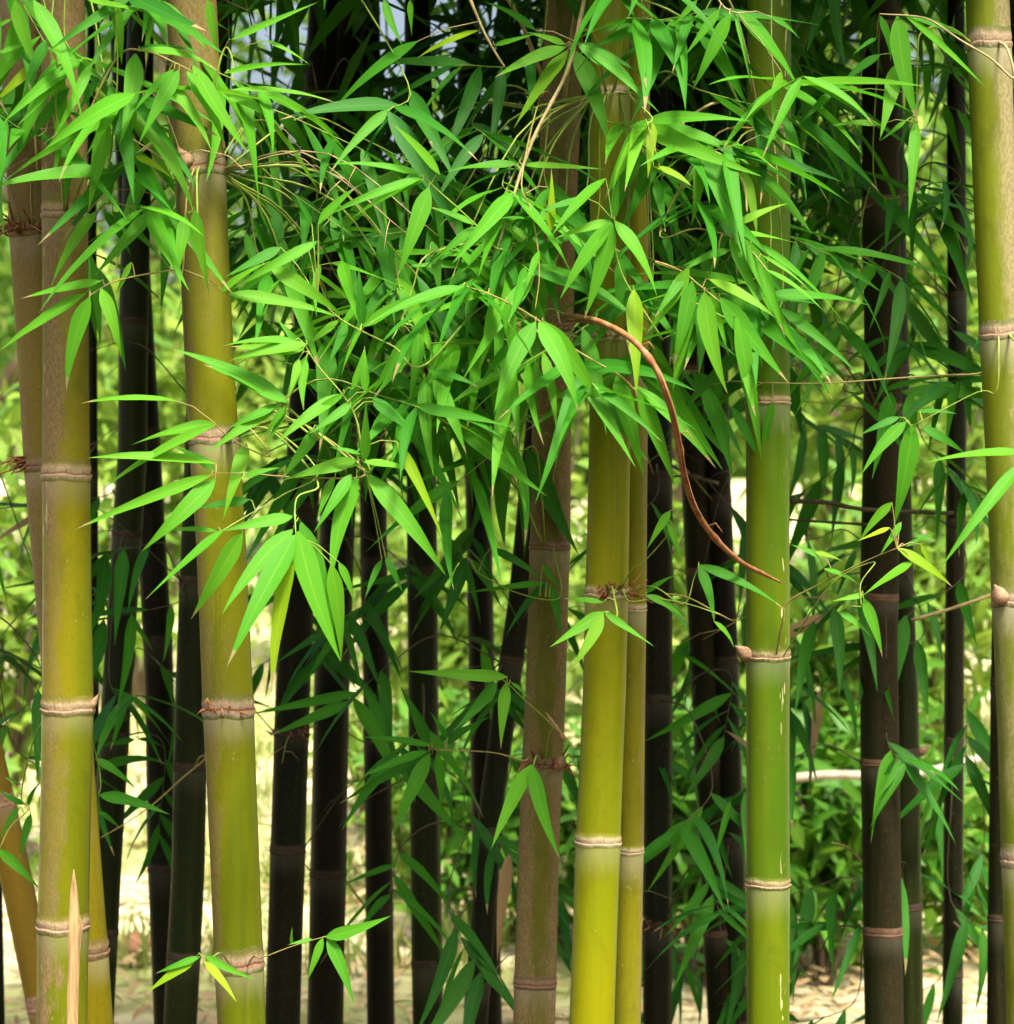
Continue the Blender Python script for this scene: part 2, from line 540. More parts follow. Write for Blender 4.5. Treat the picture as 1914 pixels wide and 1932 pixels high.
LEAVES = {}
for key in ('leaf_light', 'leaf_bright', 'leaf_mid', 'leaf_deep', 'leaf_yellow', 'leaf_dry'):
    r = random.Random(11)
    LEAVES[key] = [leaf_mesh('leaf', M[key], r.uniform(0.015, 0.085), r.uniform(-0.035, 0.035), r.uniform(-0.9, 0.9), r.uniform(0, 0.004)) for _ in range(9)]


def leaf_matrix(p0, p1, width, roll=0.0, up=None):
    d = Vector(p1) - Vector(p0)
    L = d.length
    x = d / L
    n = Vector(up) if up is not None else Vector((0, -0.85, 0.6))
    n = n - n.dot(x) * x
    if n.length < 0.1:
        n = Vector((0.3, -0.5, 0.8))
        n = n - n.dot(x) * x
    n.normalize()
    n = Quaternion(x, roll) @ n
    y = n.cross(x)
    m = Matrix.Identity(4)
    for r in range(3):
        m[r][0] = x[r] * L
        m[r][1] = y[r] * width
        m[r][2] = n[r] * L
        m[r][3] = p0[r]
    return m


def add_leaf(branch, base, p0, p1, width, key, roll=0.0, up=None, variant=None):
    ms = LEAVES[key]
    o = bpy.data.objects.new('leaf', ms[random.randrange(len(ms)) if variant is None else variant])
    link(o, branch)
    o.matrix_basis = Matrix.Translation(-Vector(base)) @ leaf_matrix(p0, p1, width, roll, up)
    return o


# low-poly leaf for joined foliage
LT_V = np.array([(0, 0, 0), (.33, -.5, .02), (.33, 0, 0), (.33, .5, .02), (.7, -.33, -.01), (.7, 0, -.03), (.7, .33, -.01), (1, 0, -.1)], float)
LT_UV = np.array([(.5, 0), (0, .33), (.5, .33), (1, .33), (.15, .7), (.5, .7), (.85, .7), (.5, 1)], float)
LT_3 = np.array([(0, 2, 1), (0, 3, 2), (4, 5, 7), (5, 6, 7)])
LT_4 = np.array([(1, 2, 5, 4), (2, 3, 6, 5)])


def foliage_mesh(name, pos, direc, length, width, mat, normal=None):
    """many leaves joined into one mesh; pos, direc (n,3)"""
    n = len(pos)
    x = direc / (np.linalg.norm(direc, axis=1)[:, None] + 1e-9)
    ref = normal if normal is not None else RNG.normal(0, 0.55, (n, 3)) + np.array([0, -0.2, 0.9])
    z = ref - (ref * x).sum(1)[:, None] * x
    z /= np.linalg.norm(z, axis=1)[:, None] + 1e-9
    y = np.cross(z, x)
    L = np.broadcast_to(length, (n,))[:, None, None]
    Wd = np.broadcast_to(width, (n,))[:, None, None]
    v = pos[:, None, :] + x[:, None, :] * LT_V[None, :, 0:1] * L + y[:, None, :] * LT_V[None, :, 1:2] * Wd + z[:, None, :] * LT_V[None, :, 2:3] * L
    k = len(LT_V)
    off = (np.arange(n) * k)[:, None, None]
    f3 = (LT_3[None] + off).reshape(-1, 3)
    f4 = (LT_4[None] + off).reshape(-1, 4)
    uv = np.broadcast_to(LT_UV[None], (n, k, 2)).reshape(-1, 2)
    rnd = np.repeat(RNG.random(n), k)
    return mesh_np(name, v.reshape(-1, 3), [(3, f3), (4, f4)], mat, uv=uv, rnd=rnd)


# ------------------------------------------------------------------ bamboo culms
CULMS = {}


class Culm:
    """centre: [(px, py), ...] read from the photograph; width in px [(py, w), ...]; Y distance"""
    def __init__(self, key, label, Y, centre, width, nodes, mat, node_mat='node', node_h=0.012, swell=1.07, seg=28, lean_y=0.0,
                 group=None, height=6.4, cut_top=None, detail=True):
        self.key, self.Y = key, Y
        cz = sorted((ZC + (H / 2 - py) * Y / F, (px - W / 2) * Y / F) for px, py in centre)
        self.zs = np.array([c[0] for c in cz])
        self.xs = np.array([c[1] for c in cz])
        ws = sorted((ZC + (H / 2 - py) * Y / F, w * Y / F / 2) for py, w in width)
        self.wz = np.array([c[0] for c in ws])
        self.wr = np.array([c[1] for c in ws])
        self.lean_y = lean_y
        self.height = height
        self.base = self.at(0.0)
        self.root = empty('bamboo_culm', self.base, label, 'bamboo', group)
        self.node_z = sorted(ZC + (H / 2 - py) * Y / F for py in nodes)
        gaps = np.diff(self.node_z)
        gap = float(np.mean(gaps)) if len(gaps) else 0.38
        lowgap = gap
        z = self.node_z[0]
        while z - lowgap > 0.12:
            z -= lowgap
            self.node_z.insert(0, z)
            lowgap *= 0.93
        top_in_view = ZC + (H / 2 + 140) * Y / F
        z = self.node_z[-1]
        while z < top_in_view:
            z += gap
            self.node_z.append(z)
        if cut_top: self.node_z = [q for q in self.node_z if q < cut_top]
        mt, nm = M[mat], M[node_mat]
        lo = -0.03
        zs_all = [lo] + self.node_z
        self.nodes = []
        for a, b in zip(zs_all[:-1], zs_all[1:]):
            self.tube_part('internode', a, b, mt, seg)
        # nodes: sheath-scar ridge, groove and swelling
        for z in self.node_z:
            g = Geo()
            hh = node_h * random.uniform(0.85, 1.2)
            prof = [(-1.3, 0.995), (-0.75, 1.012), (-0.30, 1 + (swell - 1) * 0.75), (-0.12, swell), (0.05, swell * 0.995), (0.18, 1.012), (0.42, 1.014), (0.75, 1 + (swell - 1) * 0.62), (1.1, 1 + (swell - 1) * 0.5), (1.7, 1.008), (2.2, 0.995)]
            wob = random.uniform(-0.25, 0.25)
            pts = [self.at(z + hh * s) - self.base for s, _ in prof]
            rad = [self.r(z + hh * s) * q for s, q in prof]
            g.tube(pts, rad, seg, cap=False)
            # uneven, torn scar edge
            vv = g.v[0]
            c = np.asarray([tuple(p) for p in pts])
            ang = np.arctan2(vv[:, 0] - np.repeat(c[:, 0], seg + 1), -(vv[:, 1] - np.repeat(c[:, 1], seg + 1)))
            vv[:, 2] += hh * (0.10 * np.sin(3 * ang + wob * 20) + 0.07 * np.sin(7 * ang + wob * 50) + wob * 0.4 * np.sin(ang))
            nd = g.build('node', nm, self.root)
            self.nodes.append((z, nd))
        if not cut_top:
            self.tube_part('upper_stem', self.node_z[-1], height, mt, 10, rings=24)
        CULMS[key] = self

    def at(self, z):
        zs, xs = self.zs, self.xs
        x = float(np.interp(z, zs, xs))
        if z < zs[0] and len(zs) > 1:
            s = (xs[1] - xs[0]) / (zs[1] - zs[0])
            d = zs[0] - z
            x = xs[0] - s * d * 0.8
        if z > zs[-1] and len(zs) > 1:
            s = (xs[-1] - xs[-2]) / (zs[-1] - zs[-2])
            d = z - zs[-1]
            x = xs[-1] + s * min(d, 1.2)
        y = self.Y + self.lean_y * (z - ZC) - max(0, z - 2.6) ** 2 * 0.03
        return Vector((x, y, z))

    def r(self, z):
        r = float(np.interp(z, self.wz, self.wr))
        if z > 2.3:
            r *= max(0.12, 1 - (z - 2.3) / (self.height - 2.2))
        return r

    def tube_part(self, name, a, b, mat, seg, rings=9):
        g = Geo()
        zz = np.linspace(a, b, rings)
        pts, rad = [], []
        for z in zz:
            s = (z - a) / (b - a)
            bulge = 1.0 - 0.018 * math.sin(math.pi * s) + (0.012 if s > 0.97 else 0)
            pts.append(self.at(z) - self.base)
            rad.append(self.r(z) * bulge)
        g.tube(pts, rad, seg, cap=False)
        return g.build(name, mat, self.root)

    def node_near(self, py):
        z = ZC + (H / 2 - py) * self.Y / F
        return min(self.nodes, key=lambda q: abs(q[0] - z))


FB = 'bamboo culms at the front of the clump'
BB = 'shaded bamboo culms behind'
BROWN = (0.15, 0.098, 0.055)
M['c_a1'] = culm_mat('culm olive yellow', (0.160, 0.148, 0.003), (0.105, 0.128, 0.003), BROWN, 0.12, ((0.41, 0.10, 0.85), (0.28, 0.06, 0.3)), 0.3, 0.2, 0.34, 1.0, film=(1.5, 2.3, 0.75))
M['c_a0'] = culm_mat('culm brown film', (0.175, 0.15, 0.004), (0.155, 0.13, 0.005), BROWN, 0.42, ((0.35, 0.16, 0.7),), 0.45, 0.35, 0, 2.0, film=(1.4, 2.2, 0.75))
M['c_b'] = culm_mat('culm green yellow', (0.085, 0.120, 0.003), (0.130, 0.140, 0.003), (0.13, 0.09, 0.04), 0.16, ((0.33, 0.10, 0.55),), 0.35, 0.35, 0, 3.3, film=(1.65, 2.35, 0.8))
M['c_c'] = culm_mat('culm grey brown', (0.105, 0.105, 0.008), (0.085, 0.09, 0.010), (0.155, 0.112, 0.050), 0.5, ((0.70, 0.16, 1.0), (0.33, 0.13, 0.95)), 0.7, 0.2, 0, 4.0, 0.55)
M['c_d'] = culm_mat('culm bright yellow green', (0.140, 0.170, 0.002), (0.190, 0.195, 0.002), (0.17, 0.15, 0.06), 0.03, (), 0.12, 0.22, 0, 5.0, 0.40)
M['c_e'] = culm_mat('culm ochre yellow', (0.175, 0.165, 0.005), (0.135, 0.14, 0.006), (0.17, 0.13, 0.06), 0.15, ((0.7, 0.12, 0.5),), 0.3, 0.4, 0, 6.0, 0.4)
M['c_f'] = culm_mat('culm fresh green', (0.050, 0.115, 0.003), (0.105, 0.150, 0.003), (0.12, 0.12, 0.035), 0.06, (), 0.12, 0.2, 0.60, 7.0, 0.40)
M['c_g'] = culm_mat('culm lichen green', (0.125, 0.155, 0.005), (0.095, 0.130, 0.005), (0.19, 0.16, 0.085), 0.34, ((0.66, 0.20, 0.9),), 0.3, 0.4, 0, 8.0, 0.45)
M['c_h'] = culm_mat('culm amber', (0.20, 0.13, 0.010), (0.17, 0.12, 0.014), BROWN, 0.3, (), 0.4, 0.2, 0, 9.0, 0.5)
M['c_dark'] = culm_mat('old culm shade-dark brown', (0.006, 0.009, 0.002), (0.009, 0.009, 0.002), (0.011, 0.008, 0.003), 0.4, (), 0.6, 0.08, 0, 10.0, 0.55)  # old rind's dark brown, with the clump's shade put into the colour
M['c_olive'] = culm_mat('old culm shade-dark olive', (0.014, 0.022, 0.002), (0.009, 0.016, 0.002), (0.016, 0.011, 0.006), 0.3, (), 0.5, 0.08, 0, 11.0, 0.5)  # old olive rind, colour lowered further to carry the canopy shade
M['c_rust'] = culm_mat('old culm shade-dark rusty', (0.012, 0.015, 0.003), (0.009, 0.013, 0.002), (0.020, 0.014, 0.005), 0.35, ((0.6, 0.2, 0.7),), 0.5, 0.1, 0, 12.0, 0.6)  # old rind with rust tint; shade inside the clump painted in too
M['c_pale'] = culm_mat('thin culm pale green', (0.20, 0.26, 0.03), (0.26, 0.28, 0.05), (0.15, 0.12, 0.05), 0.2, (), 0.3, 0.3, 0, 13.0, 0.5)

# --- front row
Culm('A0', 'brown-filmed culm leaning left, crossing behind the leftmost yellow culm', 3.76, [(52, 250), (62, 450), (90, 900), (128, 1340), (162, 1800), (172, 1932)], [(0, 88), (1932, 84)],
     [440, 880, 1335, 1796], 'c_a0', 'n_a0', 0.011, 1.09, group=FB)
Culm('A1', 'thick olive-yellow culm at far left with tan spike near its foot', 3.60, [(118, 0), (123, 450), (125, 900), (128, 1340), (119, 1750), (117, 1932)], [(0, 84), (450, 86), (900, 90), (1340, 97), (1932, 96)],
     [405, 897, 1338, 1748], 'c_a1', 'n_a1', 0.010, 1.075, group=FB)
Culm('B', 'green-yellow culm second from left with reddish brown node rings', 3.55, [(361, 0), (378, 320), (396, 700), (405, 850), (416, 1000), (431, 1340), (442, 1600), (451, 1820), (456, 1932)], [(0, 97), (700, 94), (1340, 96), (1932, 92)],
     [-180, 320, 829, 1340, 1818], 'c_b', 'n_b', 0.013, 1.065, group=FB)
Culm('C', 'grey-brown blotched culm in the middle, left of the yellow pair', 3.92, [(1066, 0), (1048, 500), (1042, 700), (1039, 1000), (1030, 1300), (1017, 1600), (1008, 1932)], [(0, 76), (700, 75), (1932, 80)],
     [205, 620, 1032, 1442, 1855], 'c_c', 'n_c', 0.007, 1.07, group=FB)
Culm('D', 'bright yellow thick culm right of centre, larger of the touching pair', 3.66, [(1150, 0), (1153, 700), (1148, 1000), (1141, 1300), (1129, 1585), (1117, 1932)], [(0, 76), (1000, 81), (1932, 87)],
     [180, 640, 1122, 1588], 'c_d', 'n_d', 0.0075, 1.07, group=FB)
Culm('E', 'thin ochre culm close behind the bright yellow thick culm', 3.78, [(1205, 300), (1201, 800), (1198, 1130), (1190, 1600), (1183, 1932)], [(0, 42), (1130, 45), (1932, 54)],
     [240, 700, 1150, 1607], 'c_e', 'n_d', 0.006, 1.08, group=FB)
Culm('F', 'upright fresh green culm right of centre with pale thin rings', 3.70, [(1452, 0), (1449, 900), (1450, 1932)], [(0, 84), (1932, 82)],
     [245, 760, 1240, 1668], 'c_f', 'n_f', 0.0078, 1.07, group=FB)
Culm('G', 'mottled culm along the right edge leaning left at the top', 3.50, [(1864, 0), (1876, 320), (1890, 630), (1907, 1000), (1922, 1350), (1940, 1932)], [(0, 82), (1932, 80)],
     [85, 632, 1135, 1622], 'c_g', 'n_g', 0.011, 1.06, group=FB)
Culm('H', 'amber culm slanting at bottom left behind the leftmost yellow culm', 4.15, [(-40, 1350), (18, 1600), (48, 1740), (88, 1932)], [(0, 58), (1932, 60)],
     [1150, 1520, 1900], 'c_h', 'node', 0.010, 1.05, group=FB)

# --- shaded culms behind: key, label, Y, centre line, width, nodes, material
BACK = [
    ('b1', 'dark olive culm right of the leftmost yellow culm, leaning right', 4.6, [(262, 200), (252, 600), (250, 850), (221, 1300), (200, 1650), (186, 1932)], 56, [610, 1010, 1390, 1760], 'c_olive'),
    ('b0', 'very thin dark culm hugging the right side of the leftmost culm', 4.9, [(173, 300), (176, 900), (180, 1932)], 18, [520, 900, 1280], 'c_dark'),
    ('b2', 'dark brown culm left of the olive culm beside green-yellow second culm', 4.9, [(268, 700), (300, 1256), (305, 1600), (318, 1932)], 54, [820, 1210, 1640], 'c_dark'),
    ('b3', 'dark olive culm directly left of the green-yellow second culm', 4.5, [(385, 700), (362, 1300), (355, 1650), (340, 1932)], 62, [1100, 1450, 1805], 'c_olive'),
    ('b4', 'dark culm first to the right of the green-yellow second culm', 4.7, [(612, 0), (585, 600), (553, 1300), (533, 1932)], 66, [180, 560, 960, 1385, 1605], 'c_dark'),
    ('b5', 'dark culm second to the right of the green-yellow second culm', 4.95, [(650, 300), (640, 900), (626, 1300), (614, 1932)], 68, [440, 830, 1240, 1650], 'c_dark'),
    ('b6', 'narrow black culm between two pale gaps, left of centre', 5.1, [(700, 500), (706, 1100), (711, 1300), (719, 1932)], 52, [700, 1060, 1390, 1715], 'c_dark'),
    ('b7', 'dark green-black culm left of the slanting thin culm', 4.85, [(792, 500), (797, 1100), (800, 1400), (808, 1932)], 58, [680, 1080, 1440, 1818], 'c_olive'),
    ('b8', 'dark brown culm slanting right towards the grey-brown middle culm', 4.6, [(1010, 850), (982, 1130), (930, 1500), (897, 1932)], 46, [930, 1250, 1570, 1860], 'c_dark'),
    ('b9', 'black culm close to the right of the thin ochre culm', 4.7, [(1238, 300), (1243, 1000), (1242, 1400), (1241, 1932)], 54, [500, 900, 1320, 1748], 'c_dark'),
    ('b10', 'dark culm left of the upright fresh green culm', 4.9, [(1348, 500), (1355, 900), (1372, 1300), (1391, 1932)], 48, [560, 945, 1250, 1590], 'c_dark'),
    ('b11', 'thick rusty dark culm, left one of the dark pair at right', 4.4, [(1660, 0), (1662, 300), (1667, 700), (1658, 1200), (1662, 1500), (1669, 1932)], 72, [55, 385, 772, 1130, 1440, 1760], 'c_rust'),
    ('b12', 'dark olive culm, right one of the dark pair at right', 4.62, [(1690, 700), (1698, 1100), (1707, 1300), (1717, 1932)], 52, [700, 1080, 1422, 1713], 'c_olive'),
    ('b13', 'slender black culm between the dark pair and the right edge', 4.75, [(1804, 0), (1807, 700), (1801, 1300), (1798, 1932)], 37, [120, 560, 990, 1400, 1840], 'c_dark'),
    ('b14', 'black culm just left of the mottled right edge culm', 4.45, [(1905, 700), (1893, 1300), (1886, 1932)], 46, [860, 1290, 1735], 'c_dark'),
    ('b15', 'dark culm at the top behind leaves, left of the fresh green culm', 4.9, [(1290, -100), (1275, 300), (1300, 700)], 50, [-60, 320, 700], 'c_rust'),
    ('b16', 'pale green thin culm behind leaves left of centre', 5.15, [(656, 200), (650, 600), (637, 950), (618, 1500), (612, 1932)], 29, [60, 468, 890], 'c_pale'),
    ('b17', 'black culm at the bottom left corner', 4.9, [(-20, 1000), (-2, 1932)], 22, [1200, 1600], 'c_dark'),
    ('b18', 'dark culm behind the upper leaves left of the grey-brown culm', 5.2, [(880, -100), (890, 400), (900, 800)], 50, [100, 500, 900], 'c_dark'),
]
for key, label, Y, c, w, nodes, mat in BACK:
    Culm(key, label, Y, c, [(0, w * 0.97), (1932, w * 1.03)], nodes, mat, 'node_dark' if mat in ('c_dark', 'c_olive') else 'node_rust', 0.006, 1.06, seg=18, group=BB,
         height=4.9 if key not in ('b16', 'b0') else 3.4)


# buds, spike and sheath pieces on the front culms
def bud(culm, py, side, length, width, mat='node', up=0.6):
    """pointed bud on a node; side: -1 left .. 1 right as seen from the camera"""
    c = CULMS[culm]
    z, nd = c.node_near(py)
    a = side * math.pi / 2
    out = Vector((math.sin(a), -math.cos(a), 0))
    p0 = c.at(z) + out * c.r(z) * 0.93
    d = (out * 0.8 + Vector((0, 0, up))).normalized()
    n = 9
    g = Geo()
    g.tube([p0 + d * length * k / (n - 1) - c.base for k in range(n)], [width * q for q in (0.62, 0.9, 1.0, 0.98, 0.86, 0.66, 0.44, 0.22, 0.03)], 9)
    g.build('bud', M[mat], nd)


bud('B', 320, -0.32, 0.034, 0.016, 'node', 1.1)
bud('B', 829, -0.75, 0.03, 0.012)
bud('G', 1135, -0.5, 0.036, 0.014, 'node', 1.0)
bud('F', 1240, -0.75, 0.034, 0.012, 'node', 0.6)
bud('A1', 1338, 0.85, 0.03, 0.006, 'node', 1.4)
bud('C', 1442, 0.5, 0.03, 0.011)
bud('b12', 1422, 0.9, 0.03, 0.01)


def spike():
    c = CULMS['A1']
    g = Geo()
    prof = [(1990, 11), (1932, 12), (1860, 12.5), (1800, 13), (1768, 16), (1748, 18), (1730, 12), (1712, 10.5), (1690, 8.5), (1665, 4.5), (1642, 0.8)]
    pts, rad = [], []
    for py, hw in prof:
        z = ZC + (H / 2 - py) * 3.555 / F
        ctr = c.at(z)
        x = P(137 if py < 1760 else 137 - (py - 1760) * 0.02, py, 3.555).x
        dx = x - ctr.x
        y = ctr.y - math.sqrt(max(1e-6, c.r(z) ** 2 - dx * dx)) - 0.001
        pts.append(Vector((x, y, z)) - c.base)
        rad.append(hw * 3.555 / F)
    g.tube(pts, rad, 10)
    v = g.v[0]
    yc = np.repeat(np.array([p.y for p in pts]), 11)
    v[:, 1] = yc + (v[:, 1] - yc) * 0.45
    g.build('dry_shoot', M['sheath'], c.root)


spike()


def fibres(culm, py, count, spread, length, side_lo=-1, side_hi=1, mat='dry_branch'):
    """bristly stubs of old twigs round a node"""
    c = CULMS[culm]
    z, nd = c.node_near(py)
    g = Geo()
    for _ in range(count):
        a = random.uniform(side_lo, side_hi) * math.pi / 2
        out = Vector((math.sin(a), -math.cos(a), 0))
        p0 = c.at(z + random.uniform(-0.006, 0.016)) + out * c.r(z) * 0.98
        d = (out + Vector((random.uniform(-.8, .8), random.uniform(-.3, .3), random.uniform(-.6, 1.1)))).normalized()
        l = length * random.uniform(0.4, 1)
        mid = p0 + d * l * 0.5 + Vector((0, 0, random.uniform(-.01, .01)))
        g.tube([p0 - c.base, mid - c.base, p0 + d * l + Vector((0, 0, -0.25 * l)) - c.base], [0.0022, 0.0015, 0.0007], 5)
    g.build('twig_stubs', M[mat], nd)['kind'] = 'stuff'


fibres('A0', 440, 26, 1, 0.07, -1.1, 0.6)
fibres('A0', 880, 16, 1, 0.05, -1.3, -0.5)
fibres('D', 1122, 24, 1, 0.05, -0.3, 1.1)
fibres('C', 1442, 22, 1, 0.05, -0.6, 1.0)
fibres('B', 1340, 10, 1, 0.02, -0.6, 0.6)
fibres('b4', 1385, 10, 1, 0.03)
fibres('b9', 1748, 10, 1, 0.03)

# ------------------------------------------------------------------ leafy branches traced from the photograph
REG = {1: (0, 0, 700), 2: (640, 0, 700), 3: (1281, 0, 700), 4: (0, 650, 700), 5: (640, 650, 700), 6: (1281, 650, 700), 7: (0, 1300, 700),
       8: (640, 1300, 700), 9: (1281, 1300, 700), 10: (400, 350, 500), 11: (1150, 250, 450)}


def Z(reg, x, y):
    ox, oy, s = REG[reg]
    k = W / 1981.0
    return (ox * k + x * s / 1914 * k, oy * k + y * s / 1914 * k)


class Branch:
    """a twig (polyline with distance along it) on a culm; leaves become its children"""
    def __init__(self, culm, pts, y0, y1, r0=0.0022, r1=0.0009, mat='twig_green', from_culm=None):
        self.c = CULMS[culm]
        self.px = pts
        n = len(pts)
        self.p3 = [P(x, y, y0 + (y1 - y0) * k / max(1, n - 1)) for k, (x, y) in enumerate(pts)]
        self.extra = []
        path = list(self.p3)
        if from_culm is not None:
            z, _ = self.c.node_near(from_culm)
            a = self.c.at(z)
            q = path[0]
            d = Vector((q.x - a.x, q.y - a.y, 0))
            if d.length > 1e-5: d.normalize()
            s = a + d * self.c.r(z) * 0.9
            m = s.lerp(q, 0.5) + Vector((0, -0.12, 0.16)) * min(0.4, (q - s).length)
            path = [s, m] + path
        self.path = smooth_path(path, max(8, 5 * len(path)))
        self.r0, self.r1, self.mat = r0, r1, mat
        self.leaves = []

    def finish(self):
        g = Geo()
        n = len(self.path)
        rad = [self.r0 + (self.r1 - self.r0) * k / (n - 1) for k in range(n)]
        for k in range(3, n, 6):
            rad[k] *= 1.25
        g.tube([Vector(p) - self.c.base for p in self.path], rad, 6)
        for a, b, c in self.extra:
            g.tube([a - self.c.base, b - self.c.base, c - self.c.base], [0.0011, 0.0008, 0.0007], 5, cap=False)
        o = g.build('leafy_branch' if self.leaves else 'bare_branch', M[self.mat], self.c.root)
        for (p0, p1, w, key, roll, up) in self.leaves:
            add_leaf(o, self.c.base, p0, p1, w, key, roll, up)
        return o


TWIGS = []


def T(culm, pts, y0, y1, node=None, r0=0.0022, r1=0.0009, mat='twig_green'):
    b = Branch(culm, pts, y0, y1, r0, r1, mat, node)
    TWIGS.append(b)
    return b


T('A1', [(150, 250), (220, 110), (270, 95), (330, 118), (372, 140)], 3.40, 3.30, 405, mat='twig')
T('A0', [(70, 330), (60, 190), (48, 60), (40, -40)], 3.50, 3.40, 440, mat='twig')
T('A1', [(120, 330), (105, 200), (110, 120), (72, -40)], 3.42, 3.36, 405)
T('A1', [(200, 330), (215, 230), (222, 120), (215, -30)], 3.42, 3.34, 405)
T('A1', [(170, 420), (196, 385), (240, 388), (262, 400)], 3.46, 3.42, 405)
T('B', [(345, 508), (330, 509), (260, 520), (208, 534), (172, 556)], 3.44, 3.36, 320, 0.0018, 0.0009, 'twig')
T('B', [(372, 420), (362, 400), (356, 402)], 3.42, 3.38, 320)
T('B', [(425, 90), (440, 120), (435, 175)], 3.46, 3.44, 320)
T('B', [(330, -60), (310, -20), (290, 5)], 3.44, 3.42, -180)
T('B', [(410, -60), (405, -20), (395, 0)], 3.45, 3.42, -180)
T('C', [(1113, -60), (1088, 70), (1068, 140), (1040, 195), (1012, 250), (985, 320), (962, 395), (938, 470)], 3.62, 3.44, 205, 0.0042, 0.0022, 'cane')
T('D', [(1095, 60), (1085, 82), (1082, 92)], 3.42, 3.38, 180, mat='cane')
T('C', [(985, 335), (1000, 390), (1013, 450), (1018, 520), (1010, 585)], 3.44, 3.38, 205, 0.0014, 0.0007, 'twig')
T('C', [(940, 470), (894, 420), (830, 362), (795, 330)], 3.42, 3.36, 620, 0.0018, 0.001)
T('C', [(880, -40), (905, 40), (930, 90), (952, 125)], 3.6, 3.55, 205, 0.0035, 0.0015, 'cane')
T('D', [(1200, 731), (1169, 708), (1090, 662), (1010, 600), (936, 560), (880, 540)], 3.40, 3.32, 640, 0.002, 0.001, 'twig')
T('C', [(800, 690), (745, 655), (690, 628), (640, 600), (600, 560)], 3.36, 3.30, 620, 0.0018, 0.001)
T('C', [(810, 480), (780, 540), (760, 600), (740, 640)], 3.46, 3.40, 620)
T('C', [(830, 790), (800, 715), (790, 690)], 3.42, 3.36, 1032)
T('B', [(690, 890), (683, 850), (672, 790), (647, 745), (600, 690), (575, 650)], 3.30, 3.28, 829, 0.002, 0.001)
T('B', [(600, 830), (575, 800), (541, 765), (500, 730)], 3.30, 3.28, 829)
T('B', [(509, 861), (440, 830), (403, 797)], 3.32, 3.28, 829, 0.0016, 0.0009, 'twig')
T('B', [(690, 890), (600, 902), (523, 898), (470, 893), (406, 893)], 3.32, 3.28, 829, 0.0016, 0.0008, 'twig')
T('B', [(600, 890), (537, 932), (470, 971), (417, 1003)], 3.34, 3.28, 829, 0.0016, 0.0008)
T('B', [(600, 910), (560, 940), (558, 1010)], 3.30, 3.24, 829)
T('D', [(1250, 640), (1175, 520), (1157, 430), (1155, 412)], 3.42, 3.36, 640)
T('D', [(1190, 180), (1230, 220), (1222, 235)], 3.44, 3.40, 180)
T('F', [(1284, 240), (1330, 275), (1372, 300), (1404, 346), (1410, 400)], 3.50, 3.38, 245, 0.0026, 0.0012, 'cane')
T('F', [(1245, 438), (1315, 431), (1390, 450), (1420, 475), (1450, 512)], 3.44, 3.34, 245, 0.0016, 0.0009, 'twig')
T('F', [(1237, 495), (1284, 510), (1319, 537), (1360, 570)], 3.42, 3.32, 760, 0.0016, 0.0009, 'twig')
T('F', [(1280, 550), (1301, 565), (1350, 590), (1400, 615)], 3.38, 3.32, 760, 0.0015, 0.0009)
T('F', [(1330, -50), (1360, 5), (1378, 20), (1392, 24)], 3.46, 3.42, 245, 0.0022, 0.0011, 'cane')
T('F', [(1215, 0), (1232, 36), (1240, 46)], 3.60, 3.55, 245)
T('G', [(1914, 148), (1870, 110), (1817, 78), (1760, 40), (1725, 30), (1660, 26)], 3.42, 3.42, 85, 0.0022, 0.001, 'cane')
T('G', [(1740, 60), (1732, 110), (1730, 230)], 3.46, 3.46, 85)
T('G', [(1860, 700), (1780, 708), (1700, 713), (1555, 723), (1440, 722)], 3.62, 3.66, 632, 0.0022, 0.001, 'twig')
T('G', [(1960, 820), (1935, 850), (1925, 880)], 3.35, 3.3, 632)
T('G', [(1880, 740), (1845, 740), (1720, 805)], 3.45, 3.5, 632, 0.0014)
T('F', [(1488, 1135), (1560, 1096), (1633, 1059), (1693, 1034)], 3.62, 3.5, 1240, 0.0018, 0.0009, 'twig')
T('F', [(1650, 1060), (1625, 1100), (1626, 1145)], 3.52, 3.5, 1240, 0.0012)
T('D', [(1160, 1130), (1165, 1160), (1157, 1172)], 3.52, 3.46, 1122)
T('D', [(1190, 1135), (1240, 1130), (1300, 1140), (1360, 1160)], 3.56, 3.52, 1122, 0.0014)
T('D', [(1215, 1060), (1260, 1010), (1285, 970)], 3.58, 3.55, 1122, 0.0013)
T('D', [(1290, 1140), (1310, 1090), (1318, 1070)], 3.54, 3.52, 1122, 0.0013)
T('C', [(986, 1435), (929, 1420), (830, 1415), (809, 1411)], 3.84, 3.78, 1442, 0.0016, 0.0009, 'twig')
T('C', [(1042, 1369), (989, 1320), (957, 1288)], 3.80, 3.72, 1442, 0.0016, 0.001)
T('C', [(1005, 1450), (1004, 1444)], 3.76, 3.72, 1442, 0.0014)
T('B', [(495, 1807), (551, 1786), (615, 1767)], 3.46, 3.40, 1818, 0.0014, 0.0008, 'twig')
T('B', [(400, 1806), (382, 1806)], 3.42, 3.38, 1818, 0.0014)
T('C', [(1010, 845), (985, 850), (957, 852)], 3.82, 3.76, 1032, 0.0016)
T('C', [(1056, 1128), (980, 1120), (900, 1080)], 3.80, 3.76, 1032, 0.0014)
T('b3', [(389, 1430), (340, 1472), (290, 1517), (233, 1556), (190, 1581)], 4.4, 4.3, 1450, 0.0022, 0.001, 'twig')
T('A0', [(40, 1500), (55, 1525), (20, 1560), (0, 1600)], 3.85, 3.8, 1335, 0.0015)
T('A0', [(185, 1440), (190, 1480), (186, 1500)], 3.85, 3.85, 1335, 0.0013)
